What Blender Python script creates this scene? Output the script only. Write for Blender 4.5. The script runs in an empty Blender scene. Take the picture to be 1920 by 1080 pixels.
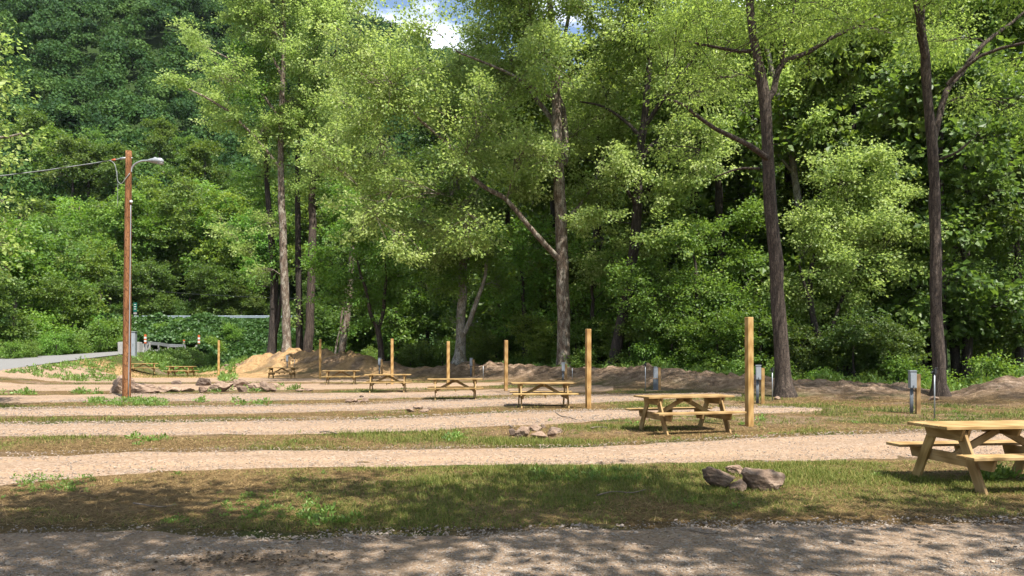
import bpy, bmesh, math, random
import numpy as np
from mathutils import Vector, Matrix, Euler

SC = bpy.context.scene
COL = SC.collection
R = math.radians
# ------------------------------------------------------------------ camera
F, H, HY = 1387.0, 1.62, 665.0          # focal length in photo pixels, eye height, horizon row
cam_d = bpy.data.cameras.new('camera'); cam = bpy.data.objects.new('camera', cam_d); COL.objects.link(cam)
cam_d.sensor_width = 36.0; cam_d.lens = F / 1920 * 36.0
cam_d.shift_y = (HY - 540) / 1920
cam_d.clip_start = .1; cam_d.clip_end = 3000
cam.location = (0, 0, H); cam.rotation_euler = (R(90), 0, 0)
SC.camera = cam
# ------------------------------------------------------------------ world, sun, exposure
SUN_EL = R(61); SUN_H = Vector((.56, -.83))
SKY = .085; SUN = 5.0; EXPO = 1.42
W = bpy.data.worlds.new("World"); SC.world = W; W.use_nodes = True
nt = W.node_tree; nt.nodes.clear()
out = nt.nodes.new('ShaderNodeOutputWorld'); bg = nt.nodes.new('ShaderNodeBackground')
sky = nt.nodes.new('ShaderNodeTexSky'); sky.sky_type = 'NISHITA'; sky.sun_disc = False
sky.sun_elevation = SUN_EL; sky.sun_rotation = math.atan2(SUN_H.x, SUN_H.y)
sky.air_density = 1.0; sky.dust_density = 1.0
tc = nt.nodes.new('ShaderNodeTexCoord'); mp = nt.nodes.new('ShaderNodeMapping'); mp.inputs['Scale'].default_value = (2.2, 2.2, 5.5)
cn = nt.nodes.new('ShaderNodeTexNoise'); cn.inputs['Scale'].default_value = 1.5; cn.inputs['Detail'].default_value = 9; cn.inputs['Roughness'].default_value = .58
cr = nt.nodes.new('ShaderNodeValToRGB'); cr.color_ramp.elements[0].position = .50; cr.color_ramp.elements[1].position = .66
mx = nt.nodes.new('ShaderNodeMix'); mx.data_type = 'RGBA'; mx.inputs[7].default_value = (13, 13.2, 13.6, 1)
L = nt.links.new
L(tc.outputs['Generated'], mp.inputs[0]); L(mp.outputs[0], cn.inputs[0]); L(cn.outputs[0], cr.inputs[0])
L(cr.outputs[0], mx.inputs[0]); L(sky.outputs[0], mx.inputs[6]); L(mx.outputs[2], bg.inputs[0]); L(bg.outputs[0], out.inputs[0])
bg.inputs[1].default_value = SKY
sl = bpy.data.lights.new('sun', 'SUN'); sl.energy = SUN; sl.angle = R(.5); sl.color = (1, .955, .87)
so = bpy.data.objects.new('sun', sl); COL.objects.link(so)
sd = Vector((SUN_H.x, SUN_H.y, 0)).normalized() * math.cos(SUN_EL) + Vector((0, 0, math.sin(SUN_EL)))
so.rotation_euler = (-sd).to_track_quat('-Z', 'Y').to_euler(); so.location = (0, 0, 60)
SC.view_settings.view_transform = 'Standard'; SC.view_settings.look = 'None'
SC.view_settings.exposure = EXPO; SC.view_settings.gamma = 1
SC.render.engine = 'CYCLES'
SC.cycles.max_bounces = 7; SC.cycles.diffuse_bounces = 4; SC.cycles.glossy_bounces = 2
SC.cycles.transmission_bounces = 4; SC.cycles.transparent_max_bounces = 4
SC.cycles.sample_clamp_indirect = 6

# ------------------------------------------------------------------ helpers
def at(px, py, Y):
    return np.array([(px - 960) / F * Y, Y, H - (py - HY) / F * Y])
def gnd(px, py):
    Y = F * H / (py - HY); return (px - 960) / F * Y, Y
def sstep(a, b, x):
    t = np.clip((x - a) / (b - a), 0, 1); return t * t * (3 - 2 * t)
def _hash(ix, iy, s):
    n = (ix.astype(np.int64) * 374761393 + iy.astype(np.int64) * 668265263 + s * 974634777) & 0x7fffffff
    n = ((n ^ (n >> 13)) * 1274126177) & 0x7fffffff
    return ((n ^ (n >> 16)) & 0xffff) / 65535.0
def vnoise(x, y, s=0):
    x = np.asarray(x, float); y = np.asarray(y, float)
    ix = np.floor(x); iy = np.floor(y); fx = x - ix; fy = y - iy
    fx = fx * fx * (3 - 2 * fx); fy = fy * fy * (3 - 2 * fy)
    a = _hash(ix, iy, s); b = _hash(ix + 1, iy, s); c = _hash(ix, iy + 1, s); d = _hash(ix + 1, iy + 1, s)
    return (a * (1 - fx) + b * fx) * (1 - fy) + (c * (1 - fx) + d * fx) * fy
def fbm(x, y, s=0, o=4):
    r = 0; a = .5; t = 0
    for k in range(o):
        r = r + a * vnoise(x * 2 ** k, y * 2 ** k, s + k * 17); t += a; a *= .5
    return r / t
def link(name, me, mat=None, parent=None):
    o = bpy.data.objects.new(name, me); COL.objects.link(o)
    if mat is not None:
        for m in (mat if isinstance(mat, (list, tuple)) else [mat]): me.materials.append(m)
    if parent is not None: o.parent = parent
    return o
def tag(o, label=None, cat=None, group=None, kind=None):
    if label: o['label'] = label
    if cat: o['category'] = cat
    if group: o['group'] = group
    if kind: o['kind'] = kind
    return o
def empty(name, loc, rz=0):
    o = bpy.data.objects.new(name, None); COL.objects.link(o)
    o.location = [float(v) for v in loc]; o.rotation_euler = (0, 0, rz); o.empty_display_size = .2; return o
def mesh_np(name, V, Fs, mats=None, smooth=False, attrs=None):
    """V (n,3); Fs list of int arrays (m,k); mats: list of material indices per face array"""
    me = bpy.data.meshes.new(name)
    V = np.ascontiguousarray(V, dtype=np.float32)
    me.vertices.add(len(V)); me.vertices.foreach_set('co', V.ravel())
    Fs = [np.asarray(f, dtype=np.int32) for f in Fs if len(f)]
    nl = sum(f.size for f in Fs); npoly = sum(len(f) for f in Fs)
    me.loops.add(nl); me.polygons.add(npoly)
    me.loops.foreach_set('vertex_index', np.concatenate([f.ravel() for f in Fs]))
    st = []; o = 0
    for f in Fs:
        st.append(o + np.arange(len(f)) * f.shape[1]); o += f.size
    me.polygons.foreach_set('loop_start', np.concatenate(st).astype(np.int32))
    if mats is not None:
        me.polygons.foreach_set('material_index', np.concatenate([np.full(len(f), m) for f, m in zip(Fs, mats)]).astype(np.int32))
    me.polygons.foreach_set('use_smooth', np.full(npoly, bool(smooth)))
    for k, v in (attrs or {}).items():
        v = np.ascontiguousarray(v, dtype=np.float32)
        if v.ndim == 1:
            a = me.attributes.new(k, 'FLOAT', 'POINT'); a.data.foreach_set('value', v)
        elif v.shape[1] == 3:
            a = me.attributes.new(k, 'FLOAT_VECTOR', 'POINT'); a.data.foreach_set('vector', v.ravel())
        else:
            a = me.attributes.new(k, 'FLOAT_COLOR', 'POINT'); a.data.foreach_set('color', v.ravel())
    me.update(calc_edges=True); me.validate(clean_customdata=False)
    return me
def unit(v): return v / np.maximum(np.linalg.norm(v, axis=-1, keepdims=True), 1e-9)

# ------------------------------------------------------------------ materials
def newmat(name):
    m = bpy.data.materials.new(name); m.use_nodes = True
    n = m.node_tree; b = n.nodes['Principled BSDF']; b.inputs['Roughness'].default_value = .85
    b.inputs['Specular IOR Level'].default_value = .25
    return m, n, b
def nd(n, t, **k):
    x = n.nodes.new(t)
    for a, v in k.items():
        if hasattr(x, a): setattr(x, a, v)
        else: x.inputs[a].default_value = v
    return x
def ramp(n, src, stops):
    r = n.nodes.new('ShaderNodeValToRGB'); e = r.color_ramp.elements
    while len(e) < len(stops): e.new(.5)
    for i, (p, c) in enumerate(stops):
        e[i].position = p; e[i].color = (c[0], c[1], c[2], 1)
    n.links.new(src, r.inputs[0]); return r.outputs[0]
def mixc(n, f, a, b, mode='MIX'):
    x = n.nodes.new('ShaderNodeMix'); x.data_type = 'RGBA'; x.blend_type = mode
    for i, v in ((0, f), (6, a), (7, b)):
        if isinstance(v, bpy.types.NodeSocket): n.links.new(v, x.inputs[i])
        elif i == 0: x.inputs[0].default_value = v
        else: x.inputs[i].default_value = (*v, 1)
    return x.outputs[2]
def math2(n, op, a, b=None, clamp=False):
    x = n.nodes.new('ShaderNodeMath'); x.operation = op; x.use_clamp = clamp
    for i, v in ((0, a), (1, b)):
        if v is None: continue
        if isinstance(v, bpy.types.NodeSocket): n.links.new(v, x.inputs[i])
        else: x.inputs[i].default_value = v
    return x.outputs[0]
def noise(n, vec, scale, detail=4, rough=.55, stretch=None):
    if stretch:
        m = n.nodes.new('ShaderNodeMapping'); m.inputs['Scale'].default_value = stretch; n.links.new(vec, m.inputs[0]); vec = m.outputs[0]
    x = n.nodes.new('ShaderNodeTexNoise'); x.inputs['Scale'].default_value = scale; x.inputs['Detail'].default_value = detail; x.inputs['Roughness'].default_value = rough
    n.links.new(vec, x.inputs['Vector']); return x.outputs[0]
def bump(n, b, h, strength, dist):
    x = n.nodes.new('ShaderNodeBump'); x.inputs['Strength'].default_value = strength; x.inputs['Distance'].default_value = dist
    n.links.new(h, x.inputs['Height']); n.links.new(x.outputs[0], b.inputs['Normal']); return x

def mat_simple(name, c1, c2, scale=8, rough=.7, metal=0, bumpd=.002, stretch=None, spec=.3):
    m, n, b = newmat(name); t = nd(n, 'ShaderNodeTexCoord')
    f = noise(n, t.outputs['Object'], scale, 6, .6, stretch)
    n.links.new(ramp(n, f, [(.3, c1), (.7, c2)]), b.inputs['Base Color'])
    b.inputs['Roughness'].default_value = rough; b.inputs['Metallic'].default_value = metal; b.inputs['Specular IOR Level'].default_value = spec
    if bumpd: bump(n, b, f, .5, bumpd)
    return m
def mat_ground():
    m, n, b = newmat('ground_soil'); g = nd(n, 'ShaderNodeNewGeometry'); P = g.outputs['Position']
    at_ = nd(n, 'ShaderNodeAttribute', attribute_name='zone'); s = n.nodes.new('ShaderNodeSeparateColor'); n.links.new(at_.outputs['Color'], s.inputs[0])
    big = noise(n, P, .9, 6, .6); fine = noise(n, P, 22, 7, .65); mid = noise(n, P, 5, 6, .6); fib = noise(n, P, 60, 4, .7, (1, .35, 1))
    ff = math2(n, 'ADD', math2(n, 'MULTIPLY', fine, .5), math2(n, 'MULTIPLY', fib, .5))
    straw = ramp(n, ff, [(.33, (.035, .022, .010)), (.5, (.115, .073, .032)), (.66, (.210, .140, .063))])
    green = ramp(n, ff, [(.35, (.017, .027, .006)), (.65, (.070, .081, .021))])
    clod = noise(n, P, 2.6, 8, .7)
    sand = ramp(n, math2(n, 'ADD', math2(n, 'MULTIPLY', clod, .6), math2(n, 'MULTIPLY', fine, .4)), [(.36, (.11, .066, .035)), (.47, (.255, .16, .076)), (.56, (.32, .205, .10)), (.68, (.42, .29, .165))])
    dirt = ramp(n, math2(n, 'ADD', math2(n, 'MULTIPLY', clod, .6), math2(n, 'MULTIPLY', fine, .4)), [(.36, (.05, .033, .022)), (.5, (.155, .104, .068)), (.64, (.33, .245, .18))])
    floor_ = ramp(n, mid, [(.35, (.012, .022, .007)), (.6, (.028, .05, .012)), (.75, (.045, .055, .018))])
    gm = math2(n, 'MULTIPLY', math2(n, 'SUBTRACT', math2(n, 'ADD', s.outputs[1], math2(n, 'MULTIPLY', math2(n, 'SUBTRACT', big, .5), 1.6)), .35), 3.0, True)
    c = mixc(n, gm, straw, green)
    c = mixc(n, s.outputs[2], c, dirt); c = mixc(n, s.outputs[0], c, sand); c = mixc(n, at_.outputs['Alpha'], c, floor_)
    n.links.new(c, b.inputs['Base Color']); b.inputs['Roughness'].default_value = .95; b.inputs['Specular IOR Level'].default_value = .1
    bump(n, b, math2(n, 'ADD', math2(n, 'MULTIPLY', clod, 2.2), math2(n, 'ADD', math2(n, 'MULTIPLY', mid, .8), math2(n, 'MULTIPLY', ff, .5))), 1.0, .08)
    return m
def mat_gravel(name, scale, tone, dusty):
    m, n, b = newmat(name); g = nd(n, 'ShaderNodeNewGeometry'); P = g.outputs['Position']
    v = nd(n, 'ShaderNodeTexVoronoi', Scale=scale); n.links.new(P, v.inputs['Vector'])
    v2 = nd(n, 'ShaderNodeTexVoronoi', Scale=scale * 2.3); n.links.new(P, v2.inputs['Vector'])
    h = n.nodes.new('ShaderNodeSeparateColor'); n.links.new(v.outputs['Color'], h.inputs[0])
    h2 = n.nodes.new('ShaderNodeSeparateColor'); n.links.new(v2.outputs['Color'], h2.inputs[0])
    T = lambda *c: tuple(x * t for x, t in zip(c, tone))
    c1 = ramp(n, h.outputs[0], [(0, T(.059, .041, .029)), (.3, T(.157, .112, .078)), (.7, T(.205, .153, .112)), (1, T(.283, .246, .209))])
    c2 = ramp(n, h2.outputs[0], [(0, T(.093, .064, .043)), (.5, T(.186, .134, .097)), (1, T(.246, .190, .146))])
    big = noise(n, P, 1.1, 7, .62); c = mixc(n, .45, c1, c2)
    dm = math2(n, 'MULTIPLY', math2(n, 'SUBTRACT', big, .5 - dusty), 3.2, True)
    c = mixc(n, math2(n, 'MULTIPLY', dm, .75), c, T(.197, .139, .095))
    lo = noise(n, P, .5, 5, .6, (.35, 1, 1)); c = mixc(n, math2(n, 'MULTIPLY', math2(n, 'SUBTRACT', lo, .56), 2.2, True), c, T(.134, .093, .062))
    ru = nd(n, 'ShaderNodeAttribute', attribute_name='rut'); c = mixc(n, math2(n, 'MULTIPLY', ru.outputs['Fac'], .62, True), c, T(.25, .178, .12))
    at_ = nd(n, 'ShaderNodeAttribute', attribute_name='edge')
    em = math2(n, 'MULTIPLY', math2(n, 'SUBTRACT', math2(n, 'ADD', at_.outputs['Fac'], noise(n, P, 7, 5, .7)), 1.0), 3, True)
    c = mixc(n, em, c, (.175, .115, .059))
    n.links.new(c, b.inputs['Base Color']); b.inputs['Roughness'].default_value = .92; b.inputs['Specular IOR Level'].default_value = .15
    hh = math2(n, 'ADD', math2(n, 'MULTIPLY', math2(n, 'SUBTRACT', .5, v.outputs['Distance']), 1.0), math2(n, 'MULTIPLY', h2.outputs[1], .5))
    bump(n, b, hh, .9, .5 / scale)
    return m
def mat_leaf(name, dark, mid, light, trans=.42, tcol=(.30, .38, .05), rough=.5, spec=.4):
    m, n, b = newmat(name)
    a = nd(n, 'ShaderNodeAttribute', attribute_name='tint'); oi = nd(n, 'ShaderNodeObjectInfo')
    c = ramp(n, a.outputs['Fac'], [(0, dark), (.5, mid), (1, light)])
    c = mixc(n, 1.0, c, oi.outputs['Color'], 'MULTIPLY')
    n.links.new(c, b.inputs['Base Color']); b.inputs['Roughness'].default_value = rough; b.inputs['Specular IOR Level'].default_value = spec
    t = nd(n, 'ShaderNodeBsdfTranslucent'); tcx = mixc(n, .55, c, tcol); tcx = mixc(n, 1.0, tcx, oi.outputs['Color'], 'MULTIPLY'); n.links.new(tcx, t.inputs[0])
    mxs = nd(n, 'ShaderNodeMixShader'); mxs.inputs[0].default_value = trans
    n.links.new(b.outputs[0], mxs.inputs[1]); n.links.new(t.outputs[0], mxs.inputs[2])
    n.links.new(mxs.outputs[0], n.nodes['Material Output'].inputs[0]); return m
def mat_bark(name, c1, c2, c3, scale=9, stretch=(1, 1, .16), bd=.03, patch=None, furrow=8.0):
    m, n, b = newmat(name); t = nd(n, 'ShaderNodeTexCoord'); P = t.outputs['Object']
    f = noise(n, P, scale, 7, .68, stretch); g = noise(n, P, 2.2, 5, .6)
    c = ramp(n, f, [(.34, c1), (.5, c2), (.66, c3)])
    if patch:
        c = mixc(n, math2(n, 'MULTIPLY', math2(n, 'SUBTRACT', noise(n, P, 3.4, 4, .6, (1, 1, .5)), .47), 9, True), c, patch)
    fv = nd(n, 'ShaderNodeTexVoronoi', feature='DISTANCE_TO_EDGE', Scale=scale * 1.5); fm = nd(n, 'ShaderNodeMapping'); fm.inputs['Scale'].default_value = (1, 1, .22)
    fw = nd(n, 'ShaderNodeTexNoise', Scale=6.0, Detail=4.0); n.links.new(P, fw.inputs['Vector']); fx = nd(n, 'ShaderNodeVectorMath', operation='MULTIPLY_ADD'); n.links.new(fw.outputs['Color'], fx.inputs[0]); fx.inputs[1].default_value = (.16, .16, .3); n.links.new(P, fx.inputs[2])
    n.links.new(fx.outputs[0], fm.inputs[0]); n.links.new(fm.outputs[0], fv.inputs['Vector'])
    c = mixc(n, math2(n, 'MULTIPLY', math2(n, 'SUBTRACT', .11, fv.outputs['Distance']), furrow, True), c, tuple(x * .5 for x in c1))
    c = mixc(n, math2(n, 'MULTIPLY', math2(n, 'SUBTRACT', g, .5), 1.6, True), c, tuple(x * .7 for x in c2))
    n.links.new(c, b.inputs['Base Color']); b.inputs['Roughness'].default_value = .9; bump(n, b, f, 1.0, bd); return m
def mat_wood(name, c1, c2, c3, wear=.0):
    m, n, b = newmat(name); a = nd(n, 'ShaderNodeAttribute', attribute_name='grain'); P = a.outputs['Vector']
    f = noise(n, P, 26, 5, .6, (.05, 1, 1)); g = noise(n, P, 3, 3, .5, (.25, 1, 1))
    w = nd(n, 'ShaderNodeTexWave', Scale=9.0, Distortion=5.0, Detail=2.0); mpn = nd(n, 'ShaderNodeMapping'); mpn.inputs['Scale'].default_value = (.08, 1, 1)
    n.links.new(P, mpn.inputs[0]); n.links.new(mpn.outputs[0], w.inputs[0])
    s = math2(n, 'ADD', math2(n, 'MULTIPLY', f, .65), math2(n, 'MULTIPLY', w.outputs['Fac'], .3))
    c = ramp(n, s, [(.28, c1), (.48, c2), (.66, c3)])
    c = mixc(n, math2(n, 'MULTIPLY', math2(n, 'SUBTRACT', g, .45), 1.5, True), c, tuple(x * .8 for x in c2))
    k = nd(n, 'ShaderNodeTexVoronoi', Scale=5.5); mk = nd(n, 'ShaderNodeMapping'); mk.inputs['Scale'].default_value = (.5, 1, 1); n.links.new(P, mk.inputs[0]); n.links.new(mk.outputs[0], k.inputs['Vector'])
    km = math2(n, 'MULTIPLY', math2(n, 'SUBTRACT', .085, k.outputs['Distance']), 22, True); ck = noise(n, P, 30, 3, .6, (.018, 1, 1)); c = mixc(n, math2(n, 'MULTIPLY', math2(n, 'SUBTRACT', ck, .63), 9, True), c, tuple(x * .33 for x in c1))
    wz = noise(n, P, 1.3, 6, .7, (.5, 1, 1)); c = mixc(n, math2(n, 'MULTIPLY', math2(n, 'SUBTRACT', wz, .52), 1.8, True), c, tuple(x * y for x, y in zip(c2, (.62, .62, .66))))
    c = mixc(n, km, c, (.10, .045, .015)); oi = nd(n, 'ShaderNodeObjectInfo'); c = mixc(n, 1.0, c, oi.outputs['Color'], 'MULTIPLY')
    n.links.new(c, b.inputs['Base Color']); b.inputs['Roughness'].default_value = .72; bump(n, b, f, .4, .003); return m
def mat_rock(name, c1, c2, c3):
    m, n, b = newmat(name); t = nd(n, 'ShaderNodeTexCoord'); P = t.outputs['Object']; oi = nd(n, 'ShaderNodeObjectInfo')
    f = noise(n, P, 5, 9, .68); g = noise(n, P, 30, 6, .7); l = noise(n, P, 7, 5, .6, (1, 1, 4))
    s = math2(n, 'ADD', math2(n, 'MULTIPLY', f, .5), math2(n, 'ADD', math2(n, 'MULTIPLY', g, .2), math2(n, 'MULTIPLY', l, .3)))
    c = ramp(n, s, [(.36, c1), (.5, c2), (.63, c3)]); c = mixc(n, 1.0, c, oi.outputs['Color'], 'MULTIPLY')
    n.links.new(c, b.inputs['Base Color']); b.inputs['Roughness'].default_value = .9; bump(n, b, s, .9, .06); return m

M = {}
M['ground'] = mat_ground()
M['gravel'] = mat_gravel('pink_gravel', 30, (1.28, 1.215, 1.14), .04)
M['gravel_near'] = mat_gravel('grey_gravel', 38, (1.02, 1.0, .96), .10)
M['asphalt'] = mat_simple('worn_asphalt', (.104, .101, .099), (.171, .166, .155), 14, .9, 0, .01)
M['stone'] = mat_simple('gravel_stone', (.17, .125, .09), (.36, .285, .225), 9, .9, 0, 0)
M['stone2'] = mat_simple('grey_gravel_stone', (.12, .10, .085), (.27, .225, .185), 12, .9, 0, 0)
M['grass'] = mat_leaf('grass_blade', (.050, .072, .011), (.113, .131, .027), (.243, .216, .063), .3, (.180, .270, .027), .6, .2)
M['straw'] = mat_leaf('dry_straw', (.078, .047, .019), (.195, .125, .051), (.351, .250, .117), .12, (.312, .218, .094), .7, .2)
M['litter'] = mat_leaf('dead_leaf', (.025, .017, .011), (.09, .06, .035), (.20, .14, .085), .1, (.2, .12, .05), .7, .2)
M['weed'] = mat_leaf('weed_leaf', (.05, .10, .015), (.10, .185, .03), (.19, .28, .06), .35)
M['vine'] = mat_leaf('vine_leaf', (.025, .064, .015), (.047, .106, .024), (.085, .153, .034), .3, (.102, .204, .025))
M['syc'] = mat_leaf('sycamore_leaf', (.065, .125, .02), (.195, .278, .066), (.43, .49, .19), .54, (.48, .60, .13), .48, .4)
M['pop'] = mat_leaf('poplar_leaf', (.07, .14, .022), (.205, .30, .068), (.43, .50, .19), .54, (.47, .61, .13), .48, .4)
M['wal'] = mat_leaf('walnut_leaf', (.065, .13, .016), (.18, .268, .045), (.34, .41, .11), .58, (.48, .62, .11), .5, .35)
M['maple'] = mat_leaf('maple_leaf', (.045, .11, .014), (.095, .20, .026), (.19, .30, .06), .45, (.28, .48, .04), .5, .4)
M['wood_leaf'] = mat_leaf('woodland_leaf', (.04, .088, .012), (.09, .165, .024), (.18, .25, .05), .42, (.28, .44, .04), .5, .35)
M['hill_leaf'] = mat_leaf('hill_leaf', (.012, .038, .010), (.029, .074, .015), (.068, .125, .025), .25, (.10, .18, .02), .6, .15)
M['bark'] = mat_bark('brown_bark', (.018, .013, .010), (.058, .042, .032), (.124, .096, .075), 13, (1, 1, .13), .05)
M['bark_syc'] = mat_bark('mottled_sycamore_bark', (.059, .042, .030), (.124, .089, .065), (.195, .154, .118), 7, (1, 1, .25), .02, (.237, .207, .166))
M['bark_white'] = mat_bark('white_sycamore_bark', (.118, .106, .089), (.237, .219, .190), (.331, .314, .278), 6, (1, 1, .4), .012, (.154, .130, .094))
M['bark_dark'] = mat_bark('dark_bark', (.018, .014, .012), (.038, .030, .024), (.071, .056, .046))
M['pine'] = mat_wood('fresh_pine_board', (.207, .127, .044), (.290, .189, .075), (.342, .236, .106))
M['post'] = mat_wood('pine_post', (.218, .122, .039), (.311, .192, .070), (.363, .241, .104))
M['ped'] = mat_wood('weathered_post', (.134, .078, .031), (.218, .134, .057), (.269, .176, .083))
M['pole'] = mat_bark('utility_pole_wood', (.088, .034, .011), (.176, .075, .029), (.238, .117, .052), 8, (1, 1, .07), .01)
M['rock'] = mat_rock('tan_rock', (.083, .055, .039), (.176, .122, .088), (.269, .207, .160))
M['rock_d'] = mat_rock('brown_rock', (.047, .031, .023), (.104, .075, .057), (.166, .127, .101))
M['grey'] = mat_simple('grey_box_paint', (.180, .198, .216), (.222, .240, .258), 5, .5, .0, 0)
M['grey_d'] = mat_simple('grey_conduit', (.060, .069, .078), (.096, .108, .120), 6, .5, .0, 0)
M['galv'] = mat_simple('galvanised_steel', (.252, .264, .276), (.360, .372, .384), 12, .42, .6, 0)
M['rail'] = mat_simple('guardrail_steel', (.180, .222, .252), (.252, .300, .330), 3, .6, .3, 0)
M['dark'] = mat_simple('dark_plastic', (.012, .013, .015), (.024, .026, .027), 6, .5, 0, 0)
M['conc'] = mat_simple('concrete', (.204, .198, .186), (.288, .282, .264), 6, .9, 0, .005)
M['orange'] = mat_simple('orange_plastic', (.330, .066, .018), (.420, .096, .030), 6, .5, 0, 0)
M['white'] = mat_simple('white_sheeting', (.420, .420, .408), (.480, .480, .468), 6, .5, 0, 0)
M['sign'] = mat_simple('green_sign_paint', (.006, .078, .060), (.009, .102, .078), 4, .4, 0, 0)
M['cable'] = mat_simple('cable_jacket', (.096, .108, .108), (.252, .264, .252), 5, .5, 0, 0)
M['cable_d'] = mat_simple('dark_cable', (.015, .018, .018), (.030, .033, .030), 5, .5, 0, 0)
M['twig'] = mat_simple('dead_twig', (.075, .056, .041), (.180, .143, .112), 14, .9, 0, 0)

# ------------------------------------------------------------------ terrain
# spoil berm crest: (px, py, Y)
BC = [(330, 705, 62), (420, 692, 62), (480, 672, 61), (545, 657, 60), (590, 664, 58.5), (640, 662, 57), (700, 676, 54), (760, 690, 51.5), (860, 684, 50), (960, 683, 47.5), (1040, 690, 44.5),
      (1150, 690, 41), (1230, 691, 37), (1300, 697, 35), (1400, 706, 33), (1560, 714, 30.5), (1700, 722, 29.8), (1795, 740, 29.3), (1860, 712, 28.6), (1930, 703, 28), (2060, 698, 27.5), (2250, 705, 27)]
BCW = np.array([at(*p) for p in BC])
RD = np.array([[25, .0, -27., -40.], [36, .12, -29.5, -40.], [45, .58, -31.1, -39.5], [50, .94, -31.2, -38.7], [57, 1.33, -32., -39.4], [64, 1.62, -33.3, -38.4], [74, 1.99, -33.6, -38.6], [84, 2.2, -35.0, -39.6], [400, 2.2, -35, -39.6]])
HWP = [(-900, 606, 100), (150, 605, 97), (500, 605, 95), (900, 607, 92), (1300, 592, 85), (1700, 564, 76), (1920, 557, 72), (2300, 548, 66), (3200, 548, 62)]
HWX = np.array([p[0] for p in HWP], float); HWZ = np.array([at(*p)[2] for p in HWP]); HWY = np.array([p[2] for p in HWP], float)
RIDGE_PX = np.array([-1500, 0, 300, 430, 560, 650, 720, 850, 950, 1100, 1300, 1600, 1920, 3500], float)
RIDGE_PY = np.array([-150, -150, -115, -75, -25, 45, 78, 150, 190, 215, 235, 250, 260, 260], float)
RIDGE_Y = np.array([430, 430, 430, 430, 420, 400, 380, 350, 320, 280, 250, 230, 220, 210], float)
def pxof(X, Y): return 960 + F * X / np.maximum(Y, 4.0)
def berm(X, Y):
    best = np.full(np.shape(X), 1e9); hh = np.zeros(np.shape(X))
    for a, b in zip(BCW[:-1], BCW[1:]):
        d = b[:2] - a[:2]; t = np.clip(((X - a[0]) * d[0] + (Y - a[1]) * d[1]) / (d @ d), 0, 1)
        q = np.hypot(X - a[0] - t * d[0], Y - a[1] - t * d[1]); h = a[2] + (b[2] - a[2]) * t
        u = q < best; best = np.where(u, q, best); hh = np.where(u, h, hh)
    return best, hh
def hgt(X, Y):
    X = np.asarray(X, float); Y = np.asarray(Y, float); px = pxof(X, Y)
    z = .05 * (fbm(X * .3, Y * .3, 3) - .5) * sstep(6, 14, Y)
    bd, bh = berm(X, Y)
    lump = (fbm(X * .8, Y * .8, 11) - .5) * 1.0 + (fbm(X * 2.0, Y * 2.0, 19, 3) - .5) * 1.3
    prof = np.exp(-(bd / (2.0 + .45 * np.maximum(bh, 0))) ** 2)
    cy = np.interp(px, [p[0] for p in BC], [p[2] for p in BC])
    beh = Y - cy
    low = -1.7 * sstep(2.0, 9, beh) * sstep(330, 450, px)
    z = z + low * (1 - prof) + prof * np.maximum(bh, 0) * (1 + .28 * lump) + prof * .25 * lump
    rz = np.interp(Y, RD[:, 0], RD[:, 1]); xr = np.interp(Y, RD[:, 0], RD[:, 2])
    rl = sstep(5.5, .3, X - xr) * sstep(26, 40, Y)
    z = np.where(Y < 96, z * (1 - rl) + rz * rl, z)
    hy = np.interp(px, HWX, HWY); hz = np.interp(px, HWX, HWZ)
    s = Y - hy
    e = sstep(-14, -4, s); z = z * (1 - e) + hz * e
    ry = np.interp(px, RIDGE_PX, RIDGE_Y); rzc = H - (np.interp(px, RIDGE_PX, RIDGE_PY) - HY) / F * ry
    t = np.clip((s - 6) / (ry - hy - 6), 0, 1.6)
    up = np.where(t < 1, t ** 1.12, 1 - (t - 1) * .5)
    hill = (rzc - hz) * up + sstep(.02, .3, t) * (fbm(X * .012, Y * .012, 5) - .5) * 30 * sstep(1.25, .7, t)
    z = z + np.where(s > 6, hill, 0)
    return z
def hit(px, py, y0=3.0, y1=140.0):
    Ys = np.arange(y0, y1, .05); X = (px - 960) / F * Ys; zr = H - (py - HY) / F * Ys
    i = np.argmax(hgt(X, Ys) >= zr); Y = Ys[i]
    return np.array([X[i], Y, float(hgt(X[i], Y))])

PADS = [
 dict(px=[-700, -300, 0, 150, 300, 480, 700, 960, 1100, 1250, 1440, 1600, 1720, 1920, 2100, 2400], far=[866, 862, 853, 850, 846, 843, 842, 838, 836, 829, 818, 811, 808, 806, 804, 800], near=[1010, 985, 916, 898, 887, 880, 878, 876, 874, 872, 870, 866, 862, 858, 855, 850]),
 dict(px=[-700, -300, 0, 300, 600, 800, 960, 1100, 1200, 1350, 1450, 1540], far=[798, 796, 793, 790, 786, 780, 773, 769, 767, 764, 763, 767], near=[824, 822, 820, 818, 815, 810, 800, 793, 783, 777, 775, 770]),
 dict(px=[-700, -300, 0, 300, 480, 700, 900, 1000, 1100, 1200, 1300, 1390], far=[768, 767, 766, 763, 760, 756, 748, 745, 741, 738, 738, 742], near=[785, 784, 783, 779, 776, 770, 764, 760, 757, 752, 748, 745]),
 dict(px=[-700, -300, 0, 300, 480, 600, 800, 900, 1000, 1080, 1150], far=[744, 743, 741, 739, 738, 738, 735, 731, 727, 726, 729], near=[758, 757, 756, 754, 753, 751, 746, 743, 740, 736, 733]),
 dict(px=[-700, -300, 0, 300, 550, 700, 850, 950], far=[722.5, 722, 721, 720, 718.5, 719.5, 718, 718], near=[734, 734, 733, 734, 732.5, 730, 727, 722]),
 dict(px=[-300, 0, 230, 480, 650, 760], far=[709.5, 709, 708.5, 708, 710.5, 713], near=[719.5, 719, 717.5, 716.5, 717, 716.5]),
]
ROADPX = [-700, -200, 0, 300, 600, 800, 960, 1200, 1500, 1920, 2500]; ROADPY = [1010, 990, 986, 990, 1000, 997, 993, 981, 975, 970, 966]
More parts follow.
